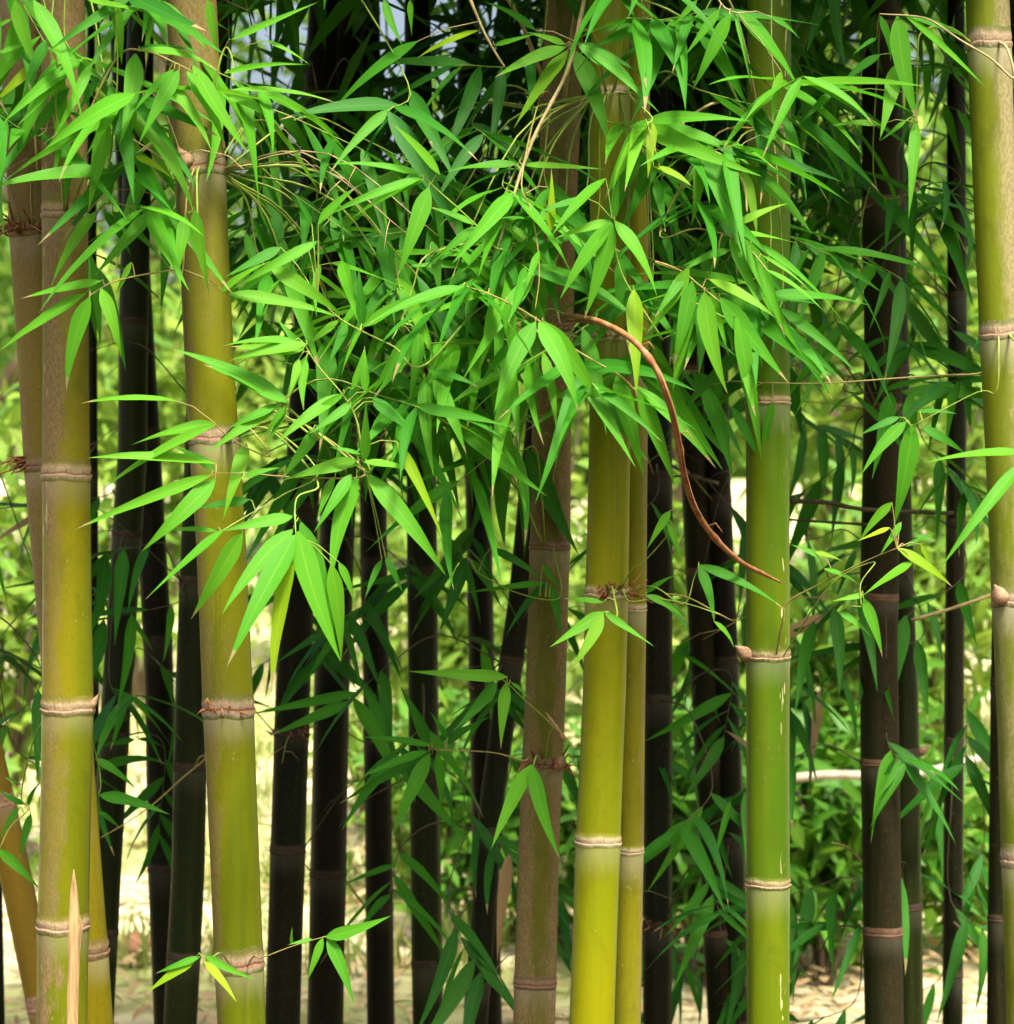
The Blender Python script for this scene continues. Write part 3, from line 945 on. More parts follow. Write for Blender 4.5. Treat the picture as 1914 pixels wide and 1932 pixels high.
T('b1', [(235, 1360), (255, 1350), (262, 1398)], 4.45, 4.4, 1390, 0.0013, mat='twig_dark')

# leaves read from the photograph: base x, base y, tip x, tip y, width (all in the enlarged crop's pixels), colour
TR = {
    1: [(80, 0, 215, 390, 95, 'b'), (180, 0, 440, 640, 105, 'b'), (470, 0, 810, 70, 60, 'b'), (610, 0, 650, 350, 90, 'b'), (830, 0, 1130, 290, 95, 'b'), (1110, 0, 1160, 310, 85, 'b'),
        (130, 240, -60, 310, 55, 'b'), (195, 340, -40, 560, 70, 'y'), (300, 330, 70, 870, 135, 'b'), (370, 470, 150, 770, 85, 'm'), (725, 285, 640, 770, 115, 'b'), (610, 320, 520, 460, 75, 'm'),
        (955, 375, 740, 770, 115, 'b'), (930, 370, 705, 610, 75, 'b'), (890, 430, 1130, 805, 85, 'b'), (1000, 380, 1210, 815, 110, 'b'), (1030, 350, 1325, 820, 145, 'b'), (740, 270, 1170, 380, 80, 'b'),
        (740, 258, 1100, 280, 40, 'm'), (590, 450, 715, 1085, 120, 'm'), (575, 650, 470, 1140, 105, 'b'), (620, 605, -20, 1000, 80, 'b'), (640, 600, 230, 770, 70, 'b'), (380, 820, 340, 1090, 75, 'm'),
        (1240, 480, 1800, 550, 55, 'b'), (1200, 390, 1640, 345, 45, 'b'), (1420, 215, 1660, 350, 32, 'b'), (1240, 210, 1700, 10, 50, 'b'), (1180, 490, 1500, 680, 80, 'b'), (510, 1130, 270, 1540, 105, 'b'),
        (560, 1130, 700, 1365, 95, 'm'), (600, 1130, 855, 1375, 115, 'm'), (690, 1140, 945, 1300, 95, 'm'), (720, 1090, 955, 1215, 65, 'm'), (990, 1150, 945, 1505, 90, 'b'), (1040, 1120, 1120, 1575, 80, 'b'),
        (540, 1500, 110, 1595, 65, 'b'), (460, 1565, -20, 1890, 90, 'b'), (480, 1585, 355, 2090, 110, 'b'), (540, 1540, 650, 1915, 95, 'b'), (700, 1400, 620, 1580, 70, 'b'), (1220, 1570, 1830, 1700, 85, 'b'),
        (1440, 1420, 1840, 1690, 95, 'b'), (1180, 1560, 1460, 1390, 65, 'b'), (1700, 1190, 1914, 990, 70, 'b'), (1500, 1320, 1200, 1480, 85, 'm'), (1640, 1300, 1535, 1470, 80, 'm'), (720, 560, 700, 720, 60, 'b'),
        (430, 330, 480, 600, 60, 'm'), (60, 100, -40, 170, 50, 'b'), (250, 210, 110, 560, 80, 'm'), (480, 400, 640, 600, 60, 'm'), (590, 860, 580, 1110, 60, 'm'), (340, 300, 240, 500, 60, 'b'),
        (520, 420, 400, 620, 70, 'm'), (200, 560, 60, 760, 70, 'm'), (720, 830, 930, 960, 65, 'y')],
    2: [(300, 0, 400, 240, 85, 'b'), (440, 0, 450, 190, 55, 'b'), (810, 160, 480, 310, 65, 'y'), (480, 220, 20, 600, 95, 'm'), (890, 240, 1110, 180, 42, 'b'), (1270, 250, 890, 415, 85, 'b'),
        (1280, 270, 995, 685, 135, 'b'), (1320, 270, 1510, 795, 115, 'b'), (1340, 240, 1710, 565, 125, 'b'), (1330, 222, 1775, 605, 60, 'b'), (1340, 225, 1690, 405, 55, 'm'), (1270, 235, 1060, 170, 55, 'b'),
        (1110, 160, 840, 10, 75, 'm'), (1640, 130, 1430, 185, 75, 'm'), (1660, 130, 1490, 255, 75, 'm'), (1700, 130, 1900, 345, 65, 'm'), (1690, 650, 1480, 1065, 125, 'b'), (1725, 640, 1710, 955, 78, 'y'),
        (600, 930, 345, 660, 95, 'b'), (500, 930, -10, 880, 55, 'b'), (510, 960, 120, 1175, 70, 'b'), (520, 945, -20, 1160, 65, 'b'), (540, 1000, 370, 1485, 120, 'b'), (1010, 875, 600, 925, 65, 'm'),
        (1040, 880, 1490, 905, 55, 'b'), (1485, 950, 1200, 1255, 105, 'b'), (1510, 1180, 1210, 1275, 75, 'b'), (1515, 1185, 1240, 1600, 105, 'b'), (1520, 1190, 1370, 1705, 115, 'b'), (1535, 1180, 1760, 1585, 100, 'b'),
        (1530, 1170, 1560, 930, 85, 'b'), (790, 1200, 540, 1105, 50, 'b'), (790, 1210, 570, 1395, 95, 'b'), (960, 1200, 1250, 1525, 95, 'b'), (1130, 1340, 1055, 1555, 75, 'b'), (890, 1270, 1045, 1615, 115, 'm'),
        (700, 1340, 990, 1605, 65, 'b'), (560, 1290, 600, 1610, 95, 'm'), (865, 1555, 330, 1765, 50, 'b'), (725, 1530, 210, 1735, 85, 'b'), (905, 1585, 805, 1990, 115, 'b'), (960, 1600, 985, 1980, 110, 'b'),
        (1110, 1720, 890, 2205, 150, 'b'), (1130, 1720, 1340, 2205, 155, 'b'), (1150, 1715, 1490, 2215, 110, 'b'), (1635, 1545, 1650, 2125, 100, 'y'), (1930, 1430, 1700, 1785, 105, 'b'), (1190, 1240, 1195, 890, 52, 'y'),
        (1390, 1060, 1120, 1140, 60, 'm'), (1000, 900, 700, 1040, 40, 'm'), (680, 1320, 870, 1560, 85, 'b'), (1050, 1000, 940, 1220, 90, 'm'), (1180, 1000, 1060, 1300, 90, 'm')],
    3: [(220, 0, 85, 150, 80, 'b'), (340, 50, 150, 305, 105, 'b'), (395, 75, 195, 485, 135, 'b'), (420, 70, 515, 500, 26, 'b'), (440, 60, 775, 495, 145, 'b'), (620, 90, 770, 210, 60, 'm'), (670, 380, 625, 665, 85, 'b'),
        (0, 140, 170, 445, 65, 'm'), (1200, 85, 1255, 330, 85, 'm'), (1290, 85, 1405, 670, 115, 'b'), (1290, 340, 1195, 750, 105, 'b'), (1330, 80, 1765, 470, 90, 'b'), (1355, 90, 1645, 195, 55, 'b'), (1335, 645, 1195, 755, 65, 'b'),
        (1195, 665, 940, 672, 65, 'b'), (1180, 200, 1045, 300, 80, 'm'), (1390, 640, 1350, 1170, 70, 'b'), (940, 490, 775, 655, 85, 'm'), (1200, 290, 975, 475, 105, 'm'), (450, 805, 735, 905, 65, 'b'), (475, 875, 835, 1250, 110, 'b'),
        (460, 900, 540, 1265, 80, 'b'), (280, 900, 435, 1210, 105, 'b'), (232, 868, 190, 1205, 90, 'b'), (470, 830, 760, 1010, 60, 'm'), (440, 1195, 710, 1085, 55, 'b'), (450, 1240, 760, 1300, 55, 'b'), (395, 1275, 545, 1610, 115, 'b'),
        (470, 1270, 692, 1805, 100, 'b'), (525, 1290, 1045, 1785, 55, 'b'), (590, 1440, 900, 1665, 45, 'b'), (335, 1335, 135, 1455, 90, 'b'), (330, 1355, 280, 1485, 70, 'b'), (155, 1465, -10, 1700, 110, 'b'), (195, 1500, 95, 1960, 140, 'b'),
        (260, 1560, 385, 2105, 130, 'b'), (285, 1490, 645, 1700, 125, 'b'), (345, 1590, 715, 2050, 120, 'b'), (430, 1690, 565, 2465, 95, 'b'), (470, 1750, 535, 2230, 85, 'b'), (180, 1610, 90, 2090, 110, 'b'), (240, 1560, 230, 2000, 110, 'm'),
        (560, 720, 830, 830, 40, 'b'), (20, 890, 200, 1000, 55, 'y'), (30, 950, 120, 1300, 90, 'm')],
    4: [(945, 365, 430, 378, 55, 'b'), (1140, 480, 700, 600, 75, 'b'), (1150, 490, 530, 850, 75, 'b'), (1535, 370, 915, 85, 105, 'b'), (1480, 380, 1105, 640, 80, 'b'), (1155, 700, 470, 668, 85, 'b'), (1150, 735, 920, 605, 85, 'm'),
        (1130, 758, 390, 1055, 78, 'b'), (1150, 780, 755, 1170, 115, 'b'), (1315, 590, 1190, 1005, 120, 'b'), (1330, 890, 1020, 935, 85, 'm'), (1195, 1050, 775, 1425, 75, 'b'), (1295, 1065, 1020, 1530, 115, 'b'), (1565, 980, 1180, 1060, 90, 'b'),
        (1565, 1050, 1185, 1505, 110, 'b'), (1572, 1080, 1212, 1785, 140, 'b'), (1575, 1120, 1450, 1930, 105, 'y'), (1590, 1060, 1822, 1760, 175, 'b'), (1605, 1010, 1790, 1690, 120, 'm'), (1875, 755, 1675, 1070, 110, 'b'), (1905, 770, 1768, 1345, 118, 'b'),
        (1905, 680, 1500, 790, 100, 'b'), (1700, 500, 1490, 795, 80, 'b'), (1855, 370, 1705, 580, 100, 'b'), (1830, 325, 1465, 600, 85, 'b'), (1640, 120, 1545, 355, 90, 'b'), (1570, 40, 1185, 72, 60, 'b'), (1640, 60, 1220, 150, 90, 'b'),
        (1530, 420, 1430, 600, 100, 'b'), (1300, 770, 1500, 720, 70, 'b'), (1160, 1060, 880, 1060, 50, 'm')],
    5: [(212, 755, 635, 1300, 120, 'b'), (195, 690, 495, 752, 90, 'b'), (200, 680, 205, 350, 118, 'b'), (135, 300, 200, 70, 70, 'b'), (370, 580, 622, 1115, 68, 'y'), (522, 235, 570, 775, 85, 'b'), (570, 245, 742, 650, 100, 'b'),
        (540, 205, 815, 295, 95, 'm'), (485, 0, 438, 355, 90, 'b'), (235, 345, 450, 520, 90, 'm'), (445, 0, 235, 330, 100, 'b'), (1545, 225, 1692, 775, 115, 'b'), (1655, 285, 2075, 725, 85, 'b'), (1660, 305, 1860, 830, 95, 'b'),
        (20, 1235, 72, 1755, 95, 'b'), (60, 1225, 142, 1445, 65, 'b'), (310, 1200, 405, 1395, 50, 'm'), (905, 645, 755, 1095, 115, 'd'), (960, 650, 950, 1160, 140, 'd'), (1042, 680, 1050, 1215, 85, 'd'), (1065, 615, 1345, 1190, 140, 'd'),
        (950, 615, 590, 745, 60, 'd'), (1000, 560, 740, 430, 60, 'd'), (870, 1150, 1145, 1315, 90, 'd'), (1175, 1330, 950, 1625, 60, 'd'), (1190, 1345, 1245, 1625, 90, 'm'), (1150, 1240, 1255, 1370, 60, 'm'), (1170, 1335, 690, 1395, 45, 'm'),
        (1470, 1490, 1185, 1680, 80, 'b'), (1472, 1500, 1288, 1815, 88, 'b'), (1480, 1495, 1745, 1675, 48, 'b'), (1470, 1440, 1260, 1420, 60, 'b'), (1700, 1400, 1914, 1540, 60, 'b'), (1830, 950, 1700, 1165, 58, 'b'), (1815, 1010, 1890, 1210, 48, 'b'),
        (30, 770, -60, 1010, 90, 'b'), (980, 60, 820, 270, 90, 'm'), (740, 1200, 590, 1620, 80, 'd'), (750, 1200, 930, 1470, 80, 'd'), (720, 1180, 620, 1060, 40, 'd'), (290, 1210, 200, 1420, 80, 'd'), (1700, 1390, 1870, 1290, 50, 'm'),
        (180, 650, 0, 610, 60, 'b'), (170, 700, -40, 760, 80, 'b')],
    6: [(180, 0, 88, 318, 105, 'b'), (260, 285, 412, 780, 100, 'm'), (405, 395, 562, 700, 65, 'm'), (625, 370, 572, 695, 58, 'b'), (1372, 488, 1268, 1040, 118, 'b'), (1335, 475, 1098, 758, 98, 'b'), (1300, 450, 1085, 548, 65, 'm'),
        (1420, 500, 1660, 650, 85, 'm'), (1400, 420, 1610, 432, 70, 'm'), (1960, 690, 1518, 1262, 80, 'b'), (1980, 640, 1425, 698, 75, 'b'), (1740, 305, 1940, 580, 120, 'm'), (1262, 905, 1088, 1115, 58, 'b'), (1250, 1040, 1070, 1115, 48, 'y'),
        (1312, 1010, 1198, 1185, 66, 'b'), (1290, 1150, 1585, 1358, 90, 'y'), (1375, 1220, 1105, 1405, 98, 'b'), (1110, 1400, 935, 1435, 60, 'b'), (1112, 1420, 1212, 1735, 86, 'b'), (980, 1490, 1155, 1628, 66, 'b'), (232, 1240, 705, 1490, 66, 'm'),
        (232, 1245, 312, 1550, 98, 'm'), (312, 1540, 418, 1685, 90, 'b'), (1420, 1130, 1470, 1260, 80, 'y'), (900, 1200, 720, 1130, 50, 'b'), (900, 1260, 1080, 1340, 50, 'b'), (850, 1170, 1000, 1220, 40, 'y'), (40, 1000, 140, 1200, 60, 'b'),
        (1340, 1140, 1500, 1070, 30, 'm'), (30, 1420, 180, 1600, 70, 'm')],
    7: [(100, 760, -10, 940, 80, 'm'), (165, 790, 100, 1040, 80, 'm'), (-10, 980, 215, 1195, 88, 'b'), (130, 740, -20, 660, 70, 'm'), (508, 495, 735, 668, 88, 'm'), (530, 690, 910, 798, 78, 'm'), (528, 780, 645, 875, 66, 'm'),
        (655, 235, 525, 390, 90, 'd'), (720, 395, 515, 435, 65, 'd'), (740, 390, 880, 440, 50, 'd'), (1050, 1555, 775, 1755, 90, 'y'), (1092, 1580, 1265, 1800, 80, 'y'), (1070, 1555, 830, 1645, 45, 'b'), (1100, 1550, 1365, 1675, 50, 'b'),
        (1740, 1450, 2090, 1335, 80, 'b'), (1725, 1455, 1638, 1690, 78, 'b'), (1750, 1450, 1892, 1810, 78, 'b'), (1665, 1460, 1535, 1492, 45, 'b'), (1560, 1490, 1562, 1395, 32, 'b'), (30, 600, 130, 640, 50, 'm'), (150, 750, 220, 620, 60, 'm')],
    8: [(960, 60, 425, 30, 75, 'b'), (955, 90, 925, 450, 88, 'b'), (905, 90, 670, 350, 100, 'm'), (980, 90, 1080, 180, 60, 'm'), (1085, 530, 875, 980, 98, 'b'), (1092, 530, 1245, 1040, 88, 'b'), (545, 470, 345, 915, 100, 'm'), (585, 470, 600, 758, 78, 'm'),
        (640, 385, 548, 245, 66, 'm'), (540, 425, 375, 90, 105, 'd'), (560, 430, 180, 382, 48, 'm'), (540, 455, 170, 600, 60, 'm'), (560, 470, 60, 740, 60, 'd'), (700, 440, 760, 560, 60, 'd'), (630, 420, 880, 270, 50, 'd')],
    10: [(855, 460, 185, 835, 95, 'b'), (765, 485, 615, 685, 115, 'm'), (800, 330, 670, 110, 115, 'm'), (850, 340, 1210, 15, 68, 'b'), (1195, 1100, 1655, 838, 105, 'b'), (1180, 1100, 1150, 655, 105, 'm'), (1000, 1055, 745, 1255, 110, 'b'),
         (1065, 1080, 915, 1410, 155, 'm'), (1645, 1130, 1255, 1645, 155, 'b'), (1612, 1150, 1528, 1660, 105, 'y'), (735, 1275, 190, 1250, 150, 'b'), (740, 1280, 530, 1030, 70, 'b'), (705, 1340, 615, 1650, 100, 'b'), (755, 1340, 742, 1730, 90, 'b'),
         (625, 1670, -10, 1385, 150, 'b'), (540, 1690, 165, 1870, 100, 'b'), (605, 1700, 445, 1940, 165, 'b'), (1045, 1600, 590, 1890, 68, 'b'), (1095, 1680, 770, 1910, 155, 'b'), (1200, 1590, 1195, 1240, 105, 'b'), (1255, 1660, 1560, 1910, 130, 'm')],
    11: [(560, 420, 640, 850, 125, 'm'), (600, 500, 810, 650, 115, 'm'), (1180, 1010, 765, 1155, 105, 'b'), (620, 860, 700, 1240, 105, 'm'), (255, 1090, 200, 1650, 125, 'm'), (1195, 900, 1455, 1540, 125, 'b'), (1295, 960, 1635, 1750, 118, 'b'), (1450, 1060, 1930, 1460, 45, 'b'),
         (540, 320, 865, 492, 72, 'y'), (1150, 1100, 1250, 1330, 110, 'd')],
}
KEY = {'b': 'leaf_bright', 'm': 'leaf_mid', 'd': 'leaf_deep', 'y': 'leaf_yellow'}


def nearest_on(b, x, y):
    best = None
    for k in range(len(b.px) - 1):
        a, c = np.array(b.px[k], float), np.array(b.px[k + 1], float)
        d = c - a
        t = float(np.clip(((x - a[0]) * d[0] + (y - a[1]) * d[1]) / (d @ d + 1e-9), 0, 1))
        q = a + d * t
        dist = math.hypot(x - q[0], y - q[1])
        if best is None or dist < best[0]:
            best = (dist, b.p3[k].lerp(b.p3[k + 1], t))
    return best


for reg, rows in TR.items():
    sc = REG[reg][2] / 1914 * W / 1981
    for (bx, by, tx, ty, w, k) in rows:
        x0, y0 = Z(reg, bx, by)
        x1, y1 = Z(reg, tx, ty)
        d, b, q = min(((nearest_on(b, x0, y0)[0], i, nearest_on(b, x0, y0)[1]) for i, b in enumerate(TWIGS)), key=lambda s: s[0])
        b = TWIGS[b]
        Y0 = q.y + random.uniform(-0.02, 0.015)
        if k == 'm': Y0 += 0.03
        if k == 'd': Y0 += 0.05
        p0 = P(x0, y0, Y0)
        Lm = math.hypot(x1 - x0, y1 - y0) * Y0 / F
        Y1 = Y0 + random.uniform(-0.38, 0.22) * Lm
        p1 = P(x1, y1, Y1)
        wid = min(w * sc * Y0 / F * 0.93, 0.19 * (p1 - p0).length)
        lk = 'leaf_light' if k == 'b' and random.random() < (0.75 if reg == 1 else 0.35) else KEY[k]
        b.leaves.append((p0, p1, wid, lk, random.uniform(-0.35, 0.35), None))
        if d > 4:
            mid = q.lerp(p0, 0.55) + Vector((0, 0, 0.006))
            b.extra.append((q, mid, p0))
for b in TWIGS:
    b.finish()

# dry arching branch from the green culm, and bare twigs crossing the gaps
def bare(culm, pts, y0, y1, r0, r1, mat, node=None, name='bare_branch', seg=7):
    c = CULMS[culm]
    n = len(pts)
    path = [P(x, y, y0 + (y1 - y0) * k / (n - 1)) for k, (x, y) in enumerate(pts)]
    sp = smooth_path(path, 6 * n)
    g = Geo()
    g.tube([Vector(p) - c.base for p in sp], np.linspace(r0, r1, len(sp)) * (1 + 0.12 * np.sin(np.arange(len(sp)) * 1.3)), seg)
    return g.build(name, M[mat], c.root)


arch = [(1046, 618), (1050, 600), (1085, 597), (1130, 606), (1190, 638), (1235, 690), (1262, 755), (1278, 820), (1290, 890), (1310, 955), (1345, 1010), (1395, 1058), (1440, 1082), (1476, 1100)]
ad = [3.89, 3.72, 3.46, 3.36, 3.30, 3.28, 3.29, 3.32, 3.36, 3.41, 3.47, 3.53, 3.59, 3.63]
cC = CULMS['C']
sp = smooth_path([P(x, y, d) for (x, y), d in zip(arch, ad)], 64)
rr = np.interp(np.arange(64), [0, 8, 20, 44, 58, 63], [0.0030, 0.0040, 0.0046, 0.0050, 0.0036, 0.0010])
rr[10::13] *= 1.35
g = Geo()
g.tube([Vector(p) - cC.base for p in sp], rr, 8)
g.tube([Vector(p) + Vector((0.004, -0.003, -0.0075 + 0.00012 * k)) - cC.base for k, p in enumerate(sp[7:46])], np.linspace(0.0024, 0.0012, 39), 6)
for k in (21, 34, 47):
    q = Vector(sp[k])
    g.tube([q - cC.base, q + Vector((0.014, -0.006, 0.006)) - cC.base, q + Vector((0.024, -0.012, -0.008)) - cC.base], [0.0014, 0.001, 0.0005], 5)
o = g.build('dry_branch', M['dry_branch'], cC.root)
tag(o, 'rust-brown dry branch arching down to the right')
bare('b11', [(1490, 945), (1560, 948), (1640, 962), (1800, 968)], 4.36, 4.34, 0.005, 0.004, 'twig_dark')
bare('b11', [(1640, 990), (1560, 985), (1490, 980), (1410, 968)], 4.36, 4.5, 0.003, 0.002, 'twig_dark')
bare('b10', [(1355, 912), (1300, 895), (1255, 870), (1225, 855)], 4.85, 4.7, 0.004, 0.002, 'twig_dark')
bare('b11', [(1720, 1170), (1790, 1150), (1880, 1120)], 4.4, 4.4, 0.004, 0.003, 'cane')
bare('b12', [(1705, 1690), (1640, 1640), (1600, 1600), (1570, 1590)], 4.55, 4.4, 0.003, 0.0015, 'twig')
bare('b13', [(1800, 1740), (1850, 1790), (1920, 1840)], 4.72, 4.7, 0.003, 0.002, 'twig_dark')
bare('C', [(1020, 780), (1040, 745), (1062, 720)], 3.87, 3.85, 0.0016, 0.001, 'dry_branch')
bare('C', [(1065, 1395), (1042, 1362), (1030, 1345)], 3.86, 3.84, 0.005, 0.002, 'sheath', name='dry_sheath')
bare('b7', [(800, 1430), (760, 1470), (690, 1510), (640, 1560)], 4.8, 4.7, 0.003, 0.001, 'twig_dark')
bare('b6', [(735, 1395), (690, 1400), (650, 1380)], 5.0, 4.9, 0.003, 0.001, 'twig_dark')
bare('D', [(1255, 1120), (1300, 1128), (1360, 1160), (1388, 1170), (1395, 1140)], 3.62, 3.56, 0.0015, 0.001, 'twig')


# ------------------------------------------------------------------ leafy branches further in: grown, not traced
def spray(culm, centre, n, key, length=0.20, spread=0.11, droop=0.75, mat='twig_green'):
    """a twig from the nearest node of the culm out to centre, with leaves fanned along its outer part"""
    c = CULMS[culm]
    cz = centre.z + random.uniform(-0.05, 0.25)
    z, _ = min(c.nodes, key=lambda q: abs(q[0] - cz))
    a = c.at(z)
    out = Vector((centre.x - a.x, centre.y - a.y, 0))
    if out.length < 1e-4: out = Vector((0, -1, 0))
    d = out.normalized()
    s = a + d * c.r(z) * 0.9
    side = Vector((random.uniform(-1, 1), random.uniform(-1, 0.3), random.uniform(-0.4, 0.4)))
    fwd = (d * 0.5 + side * 0.8 + Vector((0, 0, -0.15))).normalized()
    end = centre + fwd * spread * 1.4
    m = s.lerp(centre, 0.55) + Vector((0, 0, 0.22 * (centre - s).length))
    path = smooth_path([s, m, centre, end + Vector((0, 0, -0.02))], 16)
    g = Geo()
    g.tube([Vector(p) - c.base for p in path], np.linspace(0.0022, 0.0007, 16), 5)
    o = g.build('leafy_branch', M[mat], c.root)
    for k in range(n):
        t = 10.6 + 4.3 * (k / max(1, n - 1)) ** 0.7
        i = min(int(t), 14)
        p0 = Vector(path[i]).lerp(Vector(path[i + 1]), t - i)
        tang = (Vector(path[i + 1]) - Vector(path[i])).normalized()
        sidev = tang.cross(Vector((random.uniform(-.4, .4), -0.6, 0.9))).normalized() * (1 if k % 2 else -1)
        dirv = tang * random.uniform(0.2, 0.9) + sidev * random.uniform(0.5, 1.0) + Vector((random.uniform(-.25, .25), random.uniform(-.35, .15), -droop * random.uniform(0.3, 1.5)))
        dirv.normalize()
        L = length * random.uniform(0.65, 1.2)
        add_leaf(o, c.base, p0, p0 + dirv * L, L * random.uniform(0.10, 0.15), key if random.random() > 0.14 else 'leaf_dry' if (random.random() < 0.08 and centre.y > 4.2) else ('leaf_mid' if key != 'leaf_mid' else 'leaf_deep'), random.uniform(-0.8, 0.8), (0, -0.5, 0.9))
    return o


def pick_culm(p, pool):
    return min(pool, key=lambda k: abs(CULMS[k].at(p.z).x - p.x) + 0.6 * abs(CULMS[k].Y - p.y) + random.uniform(0, 0.12))


FRONT = ['A0', 'A1', 'B', 'C', 'D', 'E', 'F', 'G']
BACKK = [b[0] for b in BACK if b[0] not in ('b0', 'b17')]
# x range, y range, distance range, sprays, leaves each, colours, pool of culms
ZONES = [
    (1090, 1480, -40, 620, 3.47, 3.60, 14, 7, ('leaf_bright', 'leaf_mid', 'leaf_mid'), ['D', 'E', 'F']),
    (430, 1060, -20, 330, 3.5, 3.75, 9, 7, ('leaf_mid', 'leaf_deep'), ['B', 'C']),
    (0, 420, -60, 300, 3.44, 3.55, 7, 7, ('leaf_bright', 'leaf_mid'), ['A0', 'A1', 'B']),
    (620, 1080, 380, 760, 3.46, 3.7, 11, 7, ('leaf_bright', 'leaf_mid'), ['B', 'C', 'D']),
    (440, 1480, 250, 720, 3.56, 4.0, 24, 7, ('leaf_mid', 'leaf_bright', 'leaf_mid'), FRONT),
    (560, 1000, 650, 900, 3.55, 3.9, 6, 6, ('leaf_mid',), FRONT),
    (0, 330, -40, 400, 3.5, 3.9, 9, 6, ('leaf_mid', 'leaf_bright'), ['A0', 'A1', 'B']),
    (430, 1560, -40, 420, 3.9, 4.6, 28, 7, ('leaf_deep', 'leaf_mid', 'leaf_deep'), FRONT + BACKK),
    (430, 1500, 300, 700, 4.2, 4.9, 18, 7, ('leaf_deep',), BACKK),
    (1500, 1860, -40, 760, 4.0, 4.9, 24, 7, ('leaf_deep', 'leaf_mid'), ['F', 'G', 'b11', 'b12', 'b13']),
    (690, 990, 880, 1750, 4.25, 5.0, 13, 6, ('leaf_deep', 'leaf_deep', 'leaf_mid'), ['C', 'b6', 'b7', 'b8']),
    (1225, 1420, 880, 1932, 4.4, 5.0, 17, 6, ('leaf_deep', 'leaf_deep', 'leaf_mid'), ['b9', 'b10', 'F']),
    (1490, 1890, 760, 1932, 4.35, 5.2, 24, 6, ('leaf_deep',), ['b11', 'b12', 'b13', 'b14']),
    (-20, 90, 900, 1500, 4.2, 4.7, 5, 6, ('leaf_deep', 'leaf_mid'), ['A0', 'H']),
    (180, 340, 880, 1420, 4.4, 5.0, 7, 6, ('leaf_deep',), ['b1', 'b2', 'b3']),
    (470, 700, 900, 1300, 4.5, 5.0, 6, 6, ('leaf_deep',), ['b4', 'b5', 'b6']),
]
for (xa, xb, ya, yb, Ya, Yb, ns, nl, keys, pool) in ZONES:
    for i in range(ns):
        # stratified over the zone so that the twigs do not bunch up
        px = xa + (xb - xa) * ((i * 0.618034 + random.uniform(0, 0.12)) % 1.0)
        py = ya + (yb - ya) * ((i + random.random()) / ns)
        Y = random.uniform(Ya, Yb)
        if Y > 3.6 and ((405 < px < 610 and py < 170) or (740 < px < 1080 and py < 90)):
            continue          # gaps towards the sky
        c = P(px, py, Y)
        spray(pick_culm(c, pool), c, nl + random.randint(-1, 2), random.choice(keys), mat='twig_dark' if Y > 4.15 else 'twig_green')


for i in range(64):
    # thin dry twigs straying from the nodes
    if i < 14:
        c, y0, y1, mt = CULMS[random.choice(['A0', 'A1', 'A0', 'B'])], -20, 460, 'cane'
    else:
        c, y0, y1, mt = CULMS[random.choice(BACKK)], -20, 1900, random.choice(['twig', 'cane', 'twig_dark'])
    py = random.uniform(y0, y1)
    z, _ = c.node_near(py)
    a = c.at(z)
    ang = random.uniform(-1.9, 1.9)
    d = Vector((math.sin(ang), -0.7 * abs(math.cos(ang)), random.uniform(-0.2, 0.9))).normalized()
    L = random.uniform(0.15, 0.42)
    s0 = a + Vector((d.x, d.y, 0)).normalized() * c.r(z) * 0.9
    pts = smooth_path([s0, s0 + d * L * 0.5 + Vector((0, 0, 0.03)), s0 + d * L + Vector((0, 0, random.uniform(-0.12, 0.03)))], 9)
    g = Geo()
    g.tube([Vector(p) - c.base for p in pts], np.linspace(0.0017, 0.0006, 9), 5)
    for _ in range(2):
        q = Vector(pts[random.randint(3, 7)])
        e = q + Vector((random.uniform(-1, 1), random.uniform(-.6, .2), random.uniform(-.6, .6))) * 0.10
        g.tube([q - c.base, q.lerp(e, .5) + Vector((0, 0, .008)) - c.base, e - c.base], [0.0009, 0.0007, 0.0004], 4)
    g.build('bare_branch', M[mt], c.root)

# ------------------------------------------------------------------ crowns of the culms (above the picture) and the shaded leaf mass inside the clump
def crown(culm, n, zlo, zhi, sx, sy, size=0.19, dy=0.0):
    c = CULMS[culm]
    k = max(1, n // 14)
    zc_ = RNG.uniform(zlo, zhi, k)
    cen = np.stack([np.array([c.at(z).x for z in zc_]) + RNG.normal(0, sx, k), np.array([c.at(z).y for z in zc_]) + dy + RNG.normal(0, sy, k), zc_], 1)
    cen[:, 2] = np.maximum(cen[:, 2], zlo)
    pos = np.repeat(cen, 14, axis=0) + RNG.normal(0, 0.085, (k * 14, 3))
    d = RNG.normal(0, 0.75, pos.shape) + np.array([0, -0.2, -0.55])
    L = size * RNG.uniform(0.7, 1.25, len(pos))
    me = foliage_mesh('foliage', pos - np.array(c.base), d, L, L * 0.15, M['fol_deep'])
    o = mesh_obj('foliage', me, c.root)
    o['kind'] = 'stuff'
    return o


for k in FRONT:
    crown(k, 1500, 2.72 if k in ('B', 'C') else 2.5, 4.8, 0.42, 0.18, dy=0.12)
for k in BACKK:
    crown(k, 800, 3.0 if k in ('b4', 'b5', 'b6', 'b7', 'b18', 'b16') else 2.75, 3.75, 0.42, 0.25)
# leaf mass seen behind the front sprays, upper middle of the picture
for k, n in (('b4', 40), ('b5', 60), ('b18', 120), ('b6', 80), ('b7', 110), ('b15', 700), ('b9', 600), ('b10', 500)):
    crown(k, n, 1.98, 2.75, 0.20, 0.22, dy=0.25)

